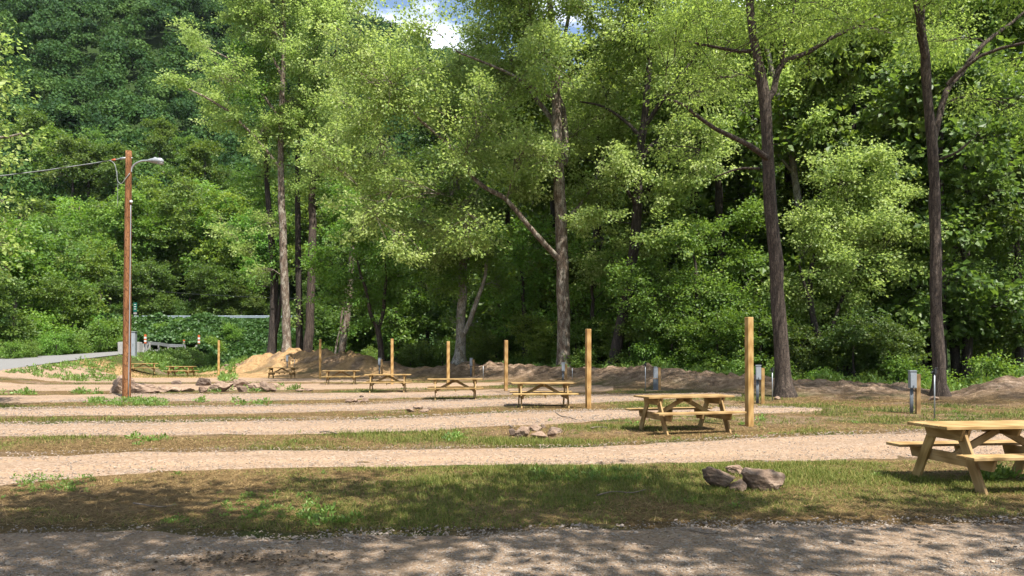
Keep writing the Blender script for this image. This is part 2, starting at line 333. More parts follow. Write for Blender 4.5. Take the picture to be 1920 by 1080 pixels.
def road_far(X):     # far edge (Y) of the foreground gravel road at world X
    xs, ys = zip(*[gnd(a, b) for a, b in zip(ROADPX, ROADPY)]); return np.interp(X, xs, ys)
def in_gravel(X, Y, grow=0.0):
    px = pxof(X, Y); r = Y < road_far(X) + grow
    for p in PADS:
        fy = F * H / (np.interp(px, p['px'], p['far']) - HY); ny = F * H / (np.interp(px, p['px'], p['near']) - HY)
        r = r | ((px > p['px'][0]) & (px < p['px'][-1]) & (Y > ny - grow) & (Y < fy + grow))
    return r
def green_amt(X, Y):
    px = pxof(X, Y); g = (fbm(X * .45, Y * .6, 21) - .5) * 1.15 + (fbm(X * 1.3, Y * 1.8, 23) - .5) * .55 + .35
    g = g + .10 * sstep(900, 1900, px) * (Y < 24) + .07 * (Y < 12)
    g = g + .55 * np.exp(-(((px - 240) / 95) ** 2 + ((Y - 26.3) / 1.0) ** 2))
    g = g + .35 * np.exp(-(((px - 1100) / 110) ** 2 + ((Y - 9.9) / .45) ** 2)) - .10 * ((px < 450) & (Y < 16)) + .16 * sstep(430, 560, px) * (Y < 11.2) * sstep(1400, 1150, px)
    g = np.where((px < 420) & (Y > 44), g + .6, g)
    return g
def build_ground():
    def grow(a, n, r):
        o = []; s = a
        for _ in range(n): s *= r; o.append(s)
        return np.cumsum(o)
    c = np.arange(-46, 46.01, .27); e = grow(.27, 52, 1.092); xs = np.concatenate([-46 - e[::-1], c, 46 + e])
    yc = np.arange(-12, 66.01, .25); ye = grow(.25, 120, 1.033); ys = np.concatenate([-12 - grow(.4, 18, 1.25)[::-1], yc, 66 + ye])
    ys = ys[ys < 760]
    X, Y = np.meshgrid(xs, ys); Z = hgt(X, Y); px = pxof(X, Y)
    bd, bh = berm(X, Y); nz = fbm(X * .5, Y * .5, 31); cy = np.interp(px, [p[0] for p in BC], [p[2] for p in BC])
    hy = np.interp(px, HWX, HWY)
    sandm = np.exp(-(bd / 6.5) ** 2) * sstep(900, 640, px) * sstep(330, 420, px) * 1.5
    sandm = np.maximum(sandm, sstep(49.5, 52, Y) * sstep(57.5, 54.5, Y + 3 * (nz - .5)) * sstep(100, 170, px) * sstep(800, 640, px) * 1.1)
    dirt = np.exp(-(bd / 3.0) ** 2) * 1.5 * sstep(330, 420, px) - .3 * nz
    dirt = np.maximum(dirt, sstep(.52, .62, fbm(X * .6, Y * .9, 77)) * .75 * (Y < 52) * ~((px < 430) & (Y > 43)))
    dirt = np.maximum(dirt, np.exp(-(((px - 318) / 34) ** 2 + ((Y - 61) / 3.2) ** 2)) * 1.3)
    rx = np.interp(Y, RD[:, 0], RD[:, 2])
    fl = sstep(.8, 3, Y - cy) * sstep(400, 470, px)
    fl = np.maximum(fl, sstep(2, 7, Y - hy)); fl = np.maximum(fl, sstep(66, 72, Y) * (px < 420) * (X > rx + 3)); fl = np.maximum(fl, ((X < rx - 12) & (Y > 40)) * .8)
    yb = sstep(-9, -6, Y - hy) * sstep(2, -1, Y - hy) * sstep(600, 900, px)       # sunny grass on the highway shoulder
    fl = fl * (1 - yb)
    g = green_amt(X, Y); g = np.where(yb > .3, .75, g)
    sandm = sandm * (1 - .85 * sstep(.50, .60, fbm(X * .9, Y * .9, 55)) * (bd < 4))
    zone = np.stack([sandm, g, dirt, fl], -1).clip(0, 1).reshape(-1, 4)
    ny, nx = X.shape; i = np.arange(ny * nx).reshape(ny, nx)
    Fq = np.stack([i[:-1, :-1], i[:-1, 1:], i[1:, 1:], i[1:, :-1]], -1).reshape(-1, 4)
    me = mesh_np('ground', np.stack([X, Y, Z], -1).reshape(-1, 3), [Fq], None, True, {'zone': zone})
    tag(link('ground', me, M['ground']), kind='structure')
build_ground()

def strip(name, A, B, nu, nv, mat, prof, jit=.1, seed=0, ep=6):
    """sheet between polylines A (far) and B (near), each (n,2)"""
    t = np.linspace(0, 1, nu)
    def res(P):
        P = np.asarray(P, float); u = np.concatenate([[0], np.cumsum(np.hypot(*np.diff(P, axis=0).T))]); u /= u[-1]
        return np.stack([np.interp(t, u, P[:, 0]), np.interp(t, u, P[:, 1])], -1)
    a = res(A); b = res(B)
    a[:, 1] += jit * (fbm(a[:, 0] * 1.6, a[:, 1], seed) - .5) * 2; b[:, 1] += jit * (fbm(b[:, 0] * 1.6, b[:, 1], seed + 5) - .5) * 2
    v = np.linspace(0, 1, nv)[:, None, None]
    P = a[None] * (1 - v) + b[None] * v
    X, Y = P[..., 0], P[..., 1]; vv = np.broadcast_to(v[..., 0], X.shape)
    Z = hgt(X, Y) + prof(vv, X, Y)
    i = np.arange(X.size).reshape(X.shape); Fq = np.stack([i[:-1, :-1], i[1:, :-1], i[1:, 1:], i[:-1, 1:]], -1).reshape(-1, 4)
    e = np.abs(vv * 2 - 1) ** ep
    me = mesh_np(name, np.stack([X, Y, Z], -1).reshape(-1, 3), [Fq], None, True, {'edge': e.reshape(-1), 'rut': (np.exp(-((np.abs(vv * 2 - 1) - .42) / .15) ** 2) * (.35 + .65 * vnoise(X * .35, Y * .2, seed + 9))).reshape(-1)})
    return link(name, me, mat)
def padprof(s):
    def f(v, X, Y):
        w = np.abs(2 * v - 1)
        return .075 * (1 - w ** 3) - .028 - .03 * np.exp(-((w - .42) / .16) ** 2) + (fbm(X * 2.2, Y * 2.2, s) - .5) * .05
    return f
for k, p in enumerate(PADS):
    A = [gnd(a, b) for a, b in zip(p['px'], p['far'])]; B = [gnd(a, b) for a, b in zip(p['px'], p['near'])]
    tag(strip('gravel_path', A, B, 420, 26, M['gravel'], padprof(k * 9 + 1), .10 + .06 * k, k * 31), kind='structure')
xs = np.linspace(-24, 26, 60)
tag(strip('gravel_road', [(x, float(road_far(x))) for x in xs], [(x, -9.) for x in xs], 560, 150, M['gravel_near'],
          lambda v, X, Y: .035 * sstep(0, .03, v) - .015 + (fbm(X * 1.5, Y * 1.5, 5) - .5) * .05, .10, 91, 60), kind='structure')
ys = np.linspace(26, 80.5, 40)
tag(strip('asphalt_road', [(float(np.interp(y, RD[:, 0], RD[:, 3])) + .6, y) for y in ys], [(float(np.interp(y, RD[:, 0], RD[:, 2])) - .4, y) for y in ys], 120, 8, M['asphalt'],
          lambda v, X, Y: .05 + 0 * X, .0, 3), kind='structure')
hp = np.linspace(-500, 2600, 90); hyv = np.interp(hp, HWX, HWY)
hA = [((p - 960) / F * (y + 3.6), y + 3.6) for p, y in zip(hp, hyv)]; hB = [((p - 960) / F * (y - 2.6), y - 2.6) for p, y in zip(hp, hyv)]
tag(strip('highway', hA, hB, 240, 8, M['asphalt'], lambda v, X, Y: .06 + 0 * X, 0, 4), kind='structure')

# ------------------------------------------------------------------ trees
def leaf_arrays(P, ax, nr, size, tint, wr=.42, fold=.12):
    ax = unit(ax); b = unit(np.cross(nr, ax)); n = np.cross(ax, b); s = size[:, None]
    v = np.stack([P, P + ax * s * .42 + b * s * wr + n * s * fold, P + ax * s, P + ax * s * .42 - b * s * wr + n * s * fold], 1)
    return v.reshape(-1, 3), np.arange(len(P) * 4).reshape(-1, 4), np.repeat(tint, 4)
def tubes(P, Rd, k):
    """batch of tubes with the same point count: P (B,n,3), Rd (B,n)"""
    P = np.asarray(P, float); B, n, _ = P.shape
    T = unit(np.gradient(P, axis=1)); ref = np.where(np.abs(T[:, :1, 2:3]) > .8, np.array([1., 0, 0]), np.array([0, 0, 1.]))
    ref = np.broadcast_to(ref, T.shape); U = unit(np.cross(T, ref)); Vv = np.cross(T, U)
    a = np.arange(k) / k * 2 * np.pi
    ring = P[:, :, None] + Rd[:, :, None, None] * (U[:, :, None] * np.cos(a)[:, None] + Vv[:, :, None] * np.sin(a)[:, None])
    i = np.arange(B * n * k).reshape(B, n, k); j = np.roll(i, -1, 2)
    f = np.stack([i[:, :-1], j[:, :-1], j[:, 1:], i[:, 1:]], -1).reshape(-1, 4)
    return ring.reshape(-1, 3), f
def smooth_path(pts, n):
    pts = np.asarray(pts, float); u = np.linspace(0, 1, len(pts)); t = np.linspace(0, 1, n)
    if len(pts) < 3: return np.stack([np.interp(t, u, pts[:, k]) for k in range(pts.shape[1])], -1)
    o = []
    for tt in t:
        s = tt * (len(pts) - 1); i = min(int(s), len(pts) - 2); f = s - i
        p0 = pts[max(i - 1, 0)]; p1 = pts[i]; p2 = pts[i + 1]; p3 = pts[min(i + 2, len(pts) - 1)]
        o.append(.5 * ((2 * p1) + (p2 - p0) * f + (2 * p0 - 5 * p1 + 4 * p2 - p3) * f * f + (3 * p1 - p0 - 3 * p2 + p3) * f ** 3))
    return np.array(o)
def merge(parts):
    V = []; Fs = []; o = 0
    for v, f in parts: V.append(v); Fs.append(f + o); o += len(v)
    return np.concatenate(V), np.concatenate(Fs)
def build_tree(name, label, cat, stems, lobes, conv, sc, leaf, dens, bark, leafm, seed, group=None, flare=1.7, base=None, spread=.42, droop=.3, wr=.42, up=.5, airy=1.0, deep=0.0, dup=0):
    """stems: list of polylines [(a,b,depth_off,radius)]; lobes [(a,b,ra,rb[,depth])]; conv maps (a,b,off) to world, sc metres per unit"""
    rg = np.random.default_rng(seed); parts = []; SK = []; SR = []; leaf = leaf * (.84 if len(stems) > 1 else 1.0)
    for q, st in enumerate(stems):
        w = np.array([np.append(conv(a, b, o), r) for a, b, o, r in st]); ln = np.linalg.norm(np.diff(w[:, :3], axis=0), axis=1).sum()
        n = max(6, int(ln / .5)); w = smooth_path(w, n)
        amp = .035 * min(1, ln / 6); w[1:-1, :2] += (np.stack([vnoise(np.arange(n) * .45, np.full(n, q * 7.3 + k), seed) for k in range(2)], -1)[1:-1] - .5) * 2 * amp * (1 + 3 * (w[1:-1, 3:4] < .12))
        if q == 0 and flare:
            hgt_ = w[:, 2] - w[0, 2]; w[:, 3] *= 1 + (flare - 1) * np.exp(-np.maximum(hgt_, 0) / .3)
            w = np.vstack([w[0] + np.array([0, 0, -.7, .02]), w])
        kk = 12 if w[0, 3] > .12 else 7
        v, f = tubes(w[None, :, :3], w[None, :, 3], kk)
        if w[0, 3] > .15: v += (vnoise(v[:, 0] * 6 + v[:, 1] * 5, v[:, 2] * 1.4, seed)[:, None] - .5) * .05 * unit(v - np.repeat(w[:, :3], kk, 0))
        parts.append((v, f)); SK.append(w[:, :3]); SR.append(w[:, 3])
    SKc = np.concatenate(SK); SRc = np.concatenate(SR)
    org = np.array(base if base is not None else SK[0][1] if flare else SK[0][0], float)
    LP = []; LA = []; LN = []; LS = []; LT = []; mains = []; mr = []; tw = []; twr = []
    lobes = list(lobes) + [(l[0] + rg.uniform(-.7, .7) * l[2], l[1] + rg.uniform(-.7, .7) * l[3], l[2] * .85, l[3] * .85) for _ in range(dup) for l in lobes if len(l) == 4]
    full = []
    for lo in lobes:
        ry = (lo[2] + lo[3]) / 2 * sc
        full.append((*lo[:4], lo[4] if len(lo) > 4 else rg.uniform(-1, 1) * max(1.3 * ry, deep)))
    full.sort(key=lambda l: np.min(np.linalg.norm(SKc - conv(l[0], l[1], l[4]), axis=1)))
    for lo in full:
        a, b, ra, rb = lo[:4]; rx, rz = ra * sc, rb * sc; ry = (rx + rz) / 2
        off = lo[4]
        c = conv(a, b, off); d = np.linalg.norm((SKc - c) * np.array([1, 1, .8]), axis=1) + .6 * np.maximum(0, SKc[:, 2] - c[2] + .15 * np.hypot(*(SKc[:, :2] - c[:2]).T))
        i = np.argmin(d); s0 = SKc[i]; ln = np.linalg.norm(c - s0); r0 = min(.34 * SRc[i], .008 * ln + .014)
        t = np.linspace(0, 1, 7)[:, None]; path = s0 * (1 - t) + c * t + np.array([0, 0, .12 * ln]) * np.sin(t * np.pi) + rg.normal(0, .035 * ln, (7, 3)) * np.sin(t * np.pi)
        mains.append(path); mr.append(np.linspace(r0, r0 * .35 + .005, 7)); SKc = np.vstack([SKc, path[2:6]]); SRc = np.append(SRc, mr[-1][2:6] * 1.6)
        area = np.pi * rx * rz; ns = int(np.clip(area * 3.0 * airy, 9, 130))
        dr = unit(rg.normal(size=(ns, 3))); rad = rg.uniform(.25, 1, (ns, 1)) ** .55 * rg.uniform(.65, 1.6, (ns, 1))
        sp = c + dr * rad * np.array([rx, ry, rz])
        st = path[rg.integers(2, 7, ns)]; mid = (st + sp) / 2 + rg.normal(0, .12, (ns, 3)) * np.linalg.norm(sp - st, axis=1, keepdims=True) + np.array([0, 0, .1])
        tt = np.linspace(0, 1, 5)[None, :, None]; tp = st[:, None] * (1 - tt) ** 2 + 2 * mid[:, None] * tt * (1 - tt) + sp[:, None] * tt ** 2
        tw.append(tp); rr = np.clip(.006 + .006 * np.linalg.norm(sp - st, axis=1), .006, .03)[:, None]; twr.append(rr * np.linspace(1, .45, 5)[None])
        nl = max(6, int(area * dens * 2.1 / (.84 * leaf * leaf * .42) / ns)); N = ns * nl
        ssc = spread * rg.uniform(.7, 1.35, ns)
        # leaves sit along the outer half of each twig and in a flattened spray round its tip
        tq = np.repeat(sp, nl, 0); outd = np.repeat(unit(unit(sp - c) + .6 * unit(sp - st) + rg.normal(0, .25, (ns, 3))), nl, 0)
        loc = rg.normal(size=(N, 3)) * np.array([1, 1, .5]) * np.repeat(ssc, nl)[:, None]
        al = rg.uniform(-1.3, .7, (N, 1)) * np.repeat(ssc, nl)[:, None]
        P = tq + loc * .62 + outd * al
        LP.append(P); LA.append(unit(loc) * .7 + outd * .6 + rg.normal(0, .5, (N, 3)) - np.array([0, 0, droop]))
        LN.append(np.array([0, 0, up]) + outd * .45 + rg.normal(0, .5, (N, 3)))
        LS.append(leaf * rg.uniform(.5, 1.4, N))
        LT.append(np.clip(.5 + rg.normal(0, .17, N) + np.repeat(rg.normal(0, .13, ns), nl) + rg.normal(0, .08), 0, 1))
    if mains:
        parts.append(tubes(np.array(mains), np.array(mr), 6)); parts.append(tubes(np.concatenate(tw), np.concatenate(twr), 3))
    v, f = merge(parts)
    e = empty(name, org); tag(e, label, cat, group)
    link('trunk', mesh_np(name + '_trunk', v - org, [f], None, True), bark, e)
    if lobes:
        v, f, t = leaf_arrays(np.concatenate(LP) - org, np.concatenate(LA), np.concatenate(LN), np.concatenate(LS), np.concatenate(LT), wr)
        link('crown', mesh_np(name + '_crown', v, [f], None, False, {'tint': t}), leafm, e)
    return e
def pconv(Y): return lambda a, b, o: np.array([(a - 960) / F * (Y), Y + o, H - (b - HY) / F * Y])
def ptree(name, label, Y, stems, lobes, leaf, dens, bark, leafm, seed, over=None, thin=1.0, **k):
    """a tree traced at distance Y; radii in stems are pixels at that distance"""
    sc = Y / F; cv = pconv(Y); s2 = []
    if over:      # boughs added out of view to shade a stretch of ground (px0, px1, py0, py1, count)
        ro = random.Random(seed); lobes = list(lobes)
        for _ in range(over[4]):
            g = hit(ro.uniform(over[0], over[1]), ro.uniform(over[2], over[3])); z = H + ro.uniform(750, 950) / F * g[1]; x = g[0] + sd.x / sd.z * z; y = g[1] + sd.y / sd.z * z
            q = ro.uniform(1.0, 1.6) / sc; lobes.append((960 + x / sc, HY - (z - H) / sc, q, q * .6, y - Y))
    for q, st in enumerate(stems):
        pts = [(a, b, (p[0] if p else 0), r * sc * thin) for a, b, r, *p in st]
        s2.append(pts)
    a, b, o, r = s2[0][0]; X = (a - 960) / F * Y; zb = float(hgt(X, Y)); yb = HY - (zb - H) / sc
    if yb > b: s2[0].insert(0, (a + (a - s2[0][1][0]) * .1, yb, o, r))
    else: s2[0][0] = (a, yb, o, r)
    return build_tree(name, label, 'tree', s2, lobes, cv, sc, leaf, dens, bark, leafm, seed, base=(X, Y, zb), **k)

# two brown walnuts on the right, in front of the berm
ptree('walnut_tree', 'tall dark brown trunk forking in a Y, just right of the biggest tan post', 28,
  [[(1472, 745, 16), (1460, 590, 15), (1452, 470, 14), (1442, 330, 13), (1433, 186, 12), (1412, 60, 9), (1402, -40, 7), (1395, -160, 4)],
   [(1433, 195, 8), (1460, 160, 7, .3), (1478, 108, 6, .5), (1530, 80, 5, .8), (1590, 42, 4.4, 1.2), (1650, 12, 3, 1.5), (1720, -30, 2, 2)],
   [(1472, 118, 4.5, .4), (1478, 60, 3.5, .2), (1495, 0, 2.5, .2), (1500, -60, 1.6)],
   [(1442, 298, 7), (1410, 294, 6, -.5), (1370, 278, 5, -1), (1310, 256, 4, -1.4), (1260, 228, 3, -1.8), (1225, 220, 2, -2)],
   [(1414, 95, 5, 0), (1390, 90, 4, .3), (1340, 72, 3, .6), (1285, 55, 2.2, .9), (1200, 35, 1.5, 1)],
   [(1425, 316, 3, 0), (1390, 312, 2.4, .4), (1350, 325, 1.5, .6)]],
  [(1400, 40, 80, 45), (1310, 50, 70, 45), (1500, 50, 75, 45), (1590, 10, 80, 40), (1340, 150, 60, 30), (1240, 110, 60, 35), (1630, 65, 60, 30),
   (1270, 235, 60, 26), (1350, 30, 60, 40), (1460, 0, 70, 50), (1545, 110, 45, 25), (1680, -10, 60, 40), (1230, 30, 60, 40), (1440, 95, 40, 30),
   (1400, -120, 160, 70), (1550, -110, 130, 70), (1280, -70, 120, 60), (1650, -120, 100, 60), (1420, -230, 130, 60), (1300, -150, 90, 40, -4), (1420, -130, 90, 40, -4.5), (1540, -140, 90, 40, -4), (1660, -160, 90, 40, -4.5), (1360, -220, 90, 40, -5.5), (1500, -230, 90, 40, -6)],
  .15, .62, M['bark'], M['wal'], 101, thin=.87, dup=1, over=(1130, 1590, 700, 752, 15), deep=4.5, droop=.6, wr=.24, spread=.5)
ptree('walnut_tree', 'straight brown trunk rising behind the rightmost grey box, forking near the top', 27.5,
  [[(1762, 742, 13), (1757, 600, 12), (1753, 450, 11.5), (1748, 300, 11), (1737, 160, 9.5), (1729, 60, 8), (1722, -40, 6), (1715, -150, 3)],
   [(1749, 285, 8), (1762, 240, 7, .3), (1785, 160, 6.5, .5), (1830, 115, 5.5, .8), (1880, 60, 4.5, 1), (1930, 20, 3.5, 1.3), (1990, -30, 2, 1.5)],
   [(1790, 150, 4.5, .5), (1840, 105, 4, 0), (1900, 92, 3, -.5), (1960, 85, 1.8, -.6)],
   [(1737, 125, 6, 0), (1715, 70, 5, -.4), (1695, 10, 4, -.7), (1680, -60, 2.5, -.8)],
   [(1733, 60, 4, 0), (1748, 10, 3, .5), (1760, -60, 2, .6)],
   [(1755, 300, 3, 0), (1775, 295, 2.6, -.5), (1795, 275, 1.6, -.8)]],
  [(1850, 30, 75, 45), (1690, 40, 60, 35), (1785, 50, 60, 45), (1900, 110, 65, 40), (1830, 180, 55, 25), (1905, 215, 45, 30), (1760, 0, 70, 40), (1870, -20, 80, 40),
   (1650, -30, 70, 40), (1800, -120, 150, 70), (1930, -70, 100, 60), (1700, -110, 110, 60), (1740, -150, 90, 40, -4), (1860, -140, 90, 40, -4.5), (1980, -150, 90, 40, -4), (1800, -230, 90, 40, -6), (2060, -100, 110, 60, -2)],
  .15, .62, M['bark'], M['wal'], 102, thin=.87, dup=1, over=(1560, 1960, 705, 760, 15), deep=4.5, droop=.6, wr=.24, spread=.5)
# central sycamore
ptree('sycamore_tree', 'broad tree with a mottled tan trunk and a long limb leaning left', 46,
  [[(1057, 690, 13), (1057, 590, 12), (1054, 480, 11.5), (1050, 380, 11), (1046, 300, 10), (1042, 180, 8), (1036, 90, 7), (1030, -20, 5), (1020, -160, 3)],
   [(1052, 490, 5.5), (1020, 462, 5, -1), (985, 425, 4.6, -1.4), (950, 385, 4.2, -1.6), (905, 358, 4, -1.6), (868, 318, 3.6, -1.4), (835, 272, 3, -1), (780, 220, 2.2, -.6), (720, 140, 1.4, 0)],
   [(1048, 310, 7), (1062, 290, 6.5, .6), (1058, 200, 6, 1), (1046, 150, 5, 1.2), (1060, 60, 4, 1.2), (1085, -60, 2.5, 1.4)],
   [(1046, 240, 5), (1010, 180, 4.5, 1), (970, 120, 3.6, 1.4), (935, 40, 2.6, 1.6), (900, -60, 1.6, 1.6)],
   [(1040, 190, 4), (985, 165, 3.2, -1), (930, 145, 2.4, -1.6), (860, 120, 1.6, -2)],
   [(1054, 420, 4), (1090, 380, 3.2, 1), (1120, 330, 2.4, 1.4), (1140, 270, 1.5, 1.6)]],
  [(690, 150, 62, 48), (672, 235, 50, 50), (655, 335, 40, 42), (728, 85, 42, 40), (746, 35, 22, 34), (752, 200, 75, 60), (722, 310, 70, 52), (770, 395, 60, 50), (700, 425, 50, 40),
   (838, 300, 72, 55), (850, 195, 66, 50), (840, 420, 60, 40), (925, 240, 70, 60), (945, 120, 60, 60), (905, 40, 45, 60), (850, 120, 34, 34), (1010, 50, 66, 66), (1015, 170, 60, 56), (1085, 240, 55, 46),
   (1000, 300, 56, 46), (1105, 130, 56, 60), (1090, 30, 60, 56), (1118, 345, 46, 36), (960, 350, 46, 36), (885, 465, 50, 36), (800, 480, 44, 28), (960, 20, 50, 60), (620, 280, 30, 34), (640, 200, 30, 34), (706, 84, 30, 24), (790, 110, 40, 40), (940, -20, 50, 50), (830, 160, 50, 36), (990, 110, 50, 50),
   (1000, -70, 110, 60), (900, -70, 80, 50), (1090, -90, 90, 60), (1020, -180, 110, 60)],
  .19, .95, M['bark_syc'], M['syc'], 103, dup=1, over=(770, 930, 690, 712, 9), deep=6, spread=.5)
ptree('pale_trunk_tree', 'pale grey trunk forking low in a narrow V, left of the broad sycamore', 51,
  [[(862, 678, 10), (864, 610, 9), (867, 540, 8.5), (868, 470, 7), (862, 400, 5), (858, 330, 3)],
   [(862, 640, 5), (880, 605, 4.4, -.5), (895, 565, 4, -.8), (906, 535, 3.4, -1), (915, 480, 2.4, -1.2)],
   [(868, 500, 4), (885, 470, 3, .6), (905, 430, 2, 1)]],
  [(870, 425, 44, 46), (905, 480, 44, 36), (838, 480, 38, 36), (822, 545, 34, 26), (930, 520, 34, 30), (880, 380, 50, 40), (860, 520, 30, 22), (890, 610, 12, 10), (846, 605, 10, 16), (800, 500, 36, 26)],
  .17, .8, M['bark_white'], M['wood_leaf'], 104, dup=1)
ptree('dark_trunk_tree', 'dark leaning trunk with a wide leafy crown, right of the broad sycamore', 44,
  [[(1150, 690, 11), (1164, 610, 10), (1182, 520, 9.5), (1192, 420, 9), (1197, 330, 8.5), (1205, 250, 7.5), (1214, 170, 6), (1220, 70, 5), (1225, -60, 3)],
   [(1200, 300, 5), (1225, 270, 4.4, .5), (1255, 245, 3.8, .8), (1300, 240, 2.6, 1), (1340, 250, 1.6, 1)],
   [(1207, 240, 4.5), (1240, 190, 4, -.6), (1270, 150, 3, -1), (1300, 110, 2, -1)],
   [(1203, 260, 4), (1170, 220, 3, .5), (1130, 190, 2.2, .8), (1090, 180, 1.5, 1)],
   [(1195, 390, 3.4), (1160, 350, 2.6, -1), (1125, 330, 1.6, -1.4)]],
  [(1200, 80, 62, 50), (1255, 165, 55, 48), (1178, 235, 50, 42), (1262, 265, 48, 36), (1160, 335, 46, 40), (1235, 360, 54, 40), (1148, 150, 46, 50), (1290, 85, 50, 46), (1112, 415, 46, 32),
   (1200, 445, 56, 36), (1285, 345, 46, 36), (1120, 490, 46, 32), (1215, -20, 80, 50), (1310, 180, 50, 36), (1320, 290, 44, 30), (1180, 10, 50, 40), (1300, 0, 60, 40), (1150, 70, 50, 50), (1240, 40, 60, 50), (1340, 100, 60, 50), (1260, -60, 90, 50)],
  .18, .85, M['bark_dark'], M['syc'], 105, dup=1, over=(900, 1180, 690, 728, 10), deep=4)
# the group of tall thin trunks on the left
GL = 'tall thin trunked trees at the left end of the berm'
ptree('poplar_tree', 'pale straight trunk with boughs reaching left, in the thin trunked group on the left', 60,
  [[(538, 655, 8.5), (535, 560, 7.5), (530, 440, 7), (527, 320, 6), (528, 200, 5), (532, 80, 4.4), (530, -60, 3), (528, -180, 2)],
   [(528, 320, 3), (500, 280, 2.6, -.6), (465, 240, 2.2, -1), (420, 205, 1.8, -1.4), (360, 175, 1.2, -1.6)],
   [(530, 230, 3), (480, 160, 2.4, .4), (430, 110, 1.8, .6), (375, 80, 1.2, .6)],
   [(531, 150, 3), (495, 80, 2, .3), (465, 20, 1.5, .3)]],
  [(470, 42, 55, 48), (382, 85, 34, 20), (425, 110, 34, 24), (355, 172, 30, 14), (402, 198, 42, 24), (352, 66, 16, 14), (460, 165, 55, 36), (520, 60, 50, 56), (500, 245, 50, 36), (545, 190, 44, 50),
   (440, 238, 38, 20), (482, 305, 36, 26), (540, 300, 34, 30), (428, 440, 20, 14), (412, 415, 12, 8), (462, 462, 22, 14), (500, 420, 28, 24), (480, 505, 18, 12), (460, -40, 70, 50), (525, -110, 70, 60), (440, 0, 40, 36)],
  .20, .95, M['bark_syc'], M['pop'], 106, dup=1, deep=3, group=GL, flare=1.3)
ptree('poplar_tree', 'tall tree with a reddish brown trunk, rightmost of the thin trunked group', 60.5,
  [[(578, 652, 9), (582, 580, 8), (585, 480, 7.5), (586, 340, 6), (590, 200, 5), (592, 60, 4), (596, -60, 3), (600, -170, 2)],
   [(586, 350, 3), (610, 290, 2.4, .5), (630, 230, 1.6, .8)], [(590, 200, 3), (620, 140, 2, -.6), (640, 80, 1.4, -.8)]],
  [(602, 60, 42, 56), (622, 150, 42, 40), (612, 240, 40, 40), (642, 40, 38, 40), (590, 330, 30, 36), (642, -30, 46, 40), (600, -110, 60, 50), (580, 130, 36, 46), (570, 250, 26, 34), (610, 300, 26, 22)],
  .20, .85, M['bark'], M['pop'], 107, dup=1, deep=3, group=GL, flare=1.3)
ptree('poplar_tree', 'dark leaning trunk with low leafy sprigs, leftmost of the thin trunked group', 61.5,
  [[(508, 670, 9), (513, 600, 8), (514, 520, 7), (508, 430, 6), (500, 330, 4.4), (496, 220, 3)],
   [(512, 650, 4), (524, 600, 3.6, -.3), (530, 560, 2.6, -.4), (540, 510, 1.5, -.5)]],
  [(490, 380, 30, 32), (470, 330, 34, 28), (482, 540, 16, 14), (520, 500, 20, 22), (485, 120, 44, 40), (500, 200, 40, 36), (520, 470, 20, 16)],
  .20, .7, M['bark_dark'], M['maple'], 108, group=GL, flare=1.3)
ptree('poplar_tree', 'bare slender trunk, third from the left in the thin trunked group', 62,
  [[(562, 652, 7), (561, 560, 6), (559, 440, 5.4), (558, 310, 4.4), (562, 180, 3.6), (566, 40, 2.6), (570, -80, 2)]],
  [(565, 110, 42, 46), (570, 0, 44, 46), (556, 200, 26, 30), (575, -90, 50, 50), (566, 560, 10, 18), (556, 600, 9, 16)],
  .20, .8, M['bark_dark'], M['pop'], 109, dup=1, group=GL, flare=1.3)
ptree('maple_tree', 'small bright green maple with a thin forked trunk, in front of the dark hollow', 55,
  [[(716, 690, 6), (712, 640, 5.4), (708, 615, 5), (696, 590, 4), (684, 540, 2.6), (668, 480, 1.8)], [(709, 618, 4), (716, 590, 3.4, .4), (722, 530, 2.6, .6), (716, 450, 1.8, .6)]],
  [(660, 440, 44, 34), (700, 480, 54, 42), (640, 515, 42, 30), (622, 555, 26, 14), (600, 500, 24, 18), (722, 560, 34, 28), (702, 415, 40, 32), (742, 510, 34, 34), (690, 602, 18, 12), (670, 560, 34, 20), (600, 470, 20, 14)],
  .21, 1.05, M['bark'], M['maple'], 110, dup=1, flare=1.3)
ptree('leaning_tree', 'grey leaning trunk in the shade just left of the small bright green maple', 62,
  [[(640, 664, 7), (648, 610, 6.5), (655, 560, 6), (660, 480, 5), (664, 400, 3.6)], [(628, 664, 2.2), (634, 630, 2), (642, 590, 1.8), (648, 540, 1.4)]],
  [(664, 400, 44, 36), (640, 360, 36, 30), (690, 360, 36, 30), (652, 620, 14, 18)], .2, .8, M['bark_syc'], M['maple'], 111, flare=1.2)
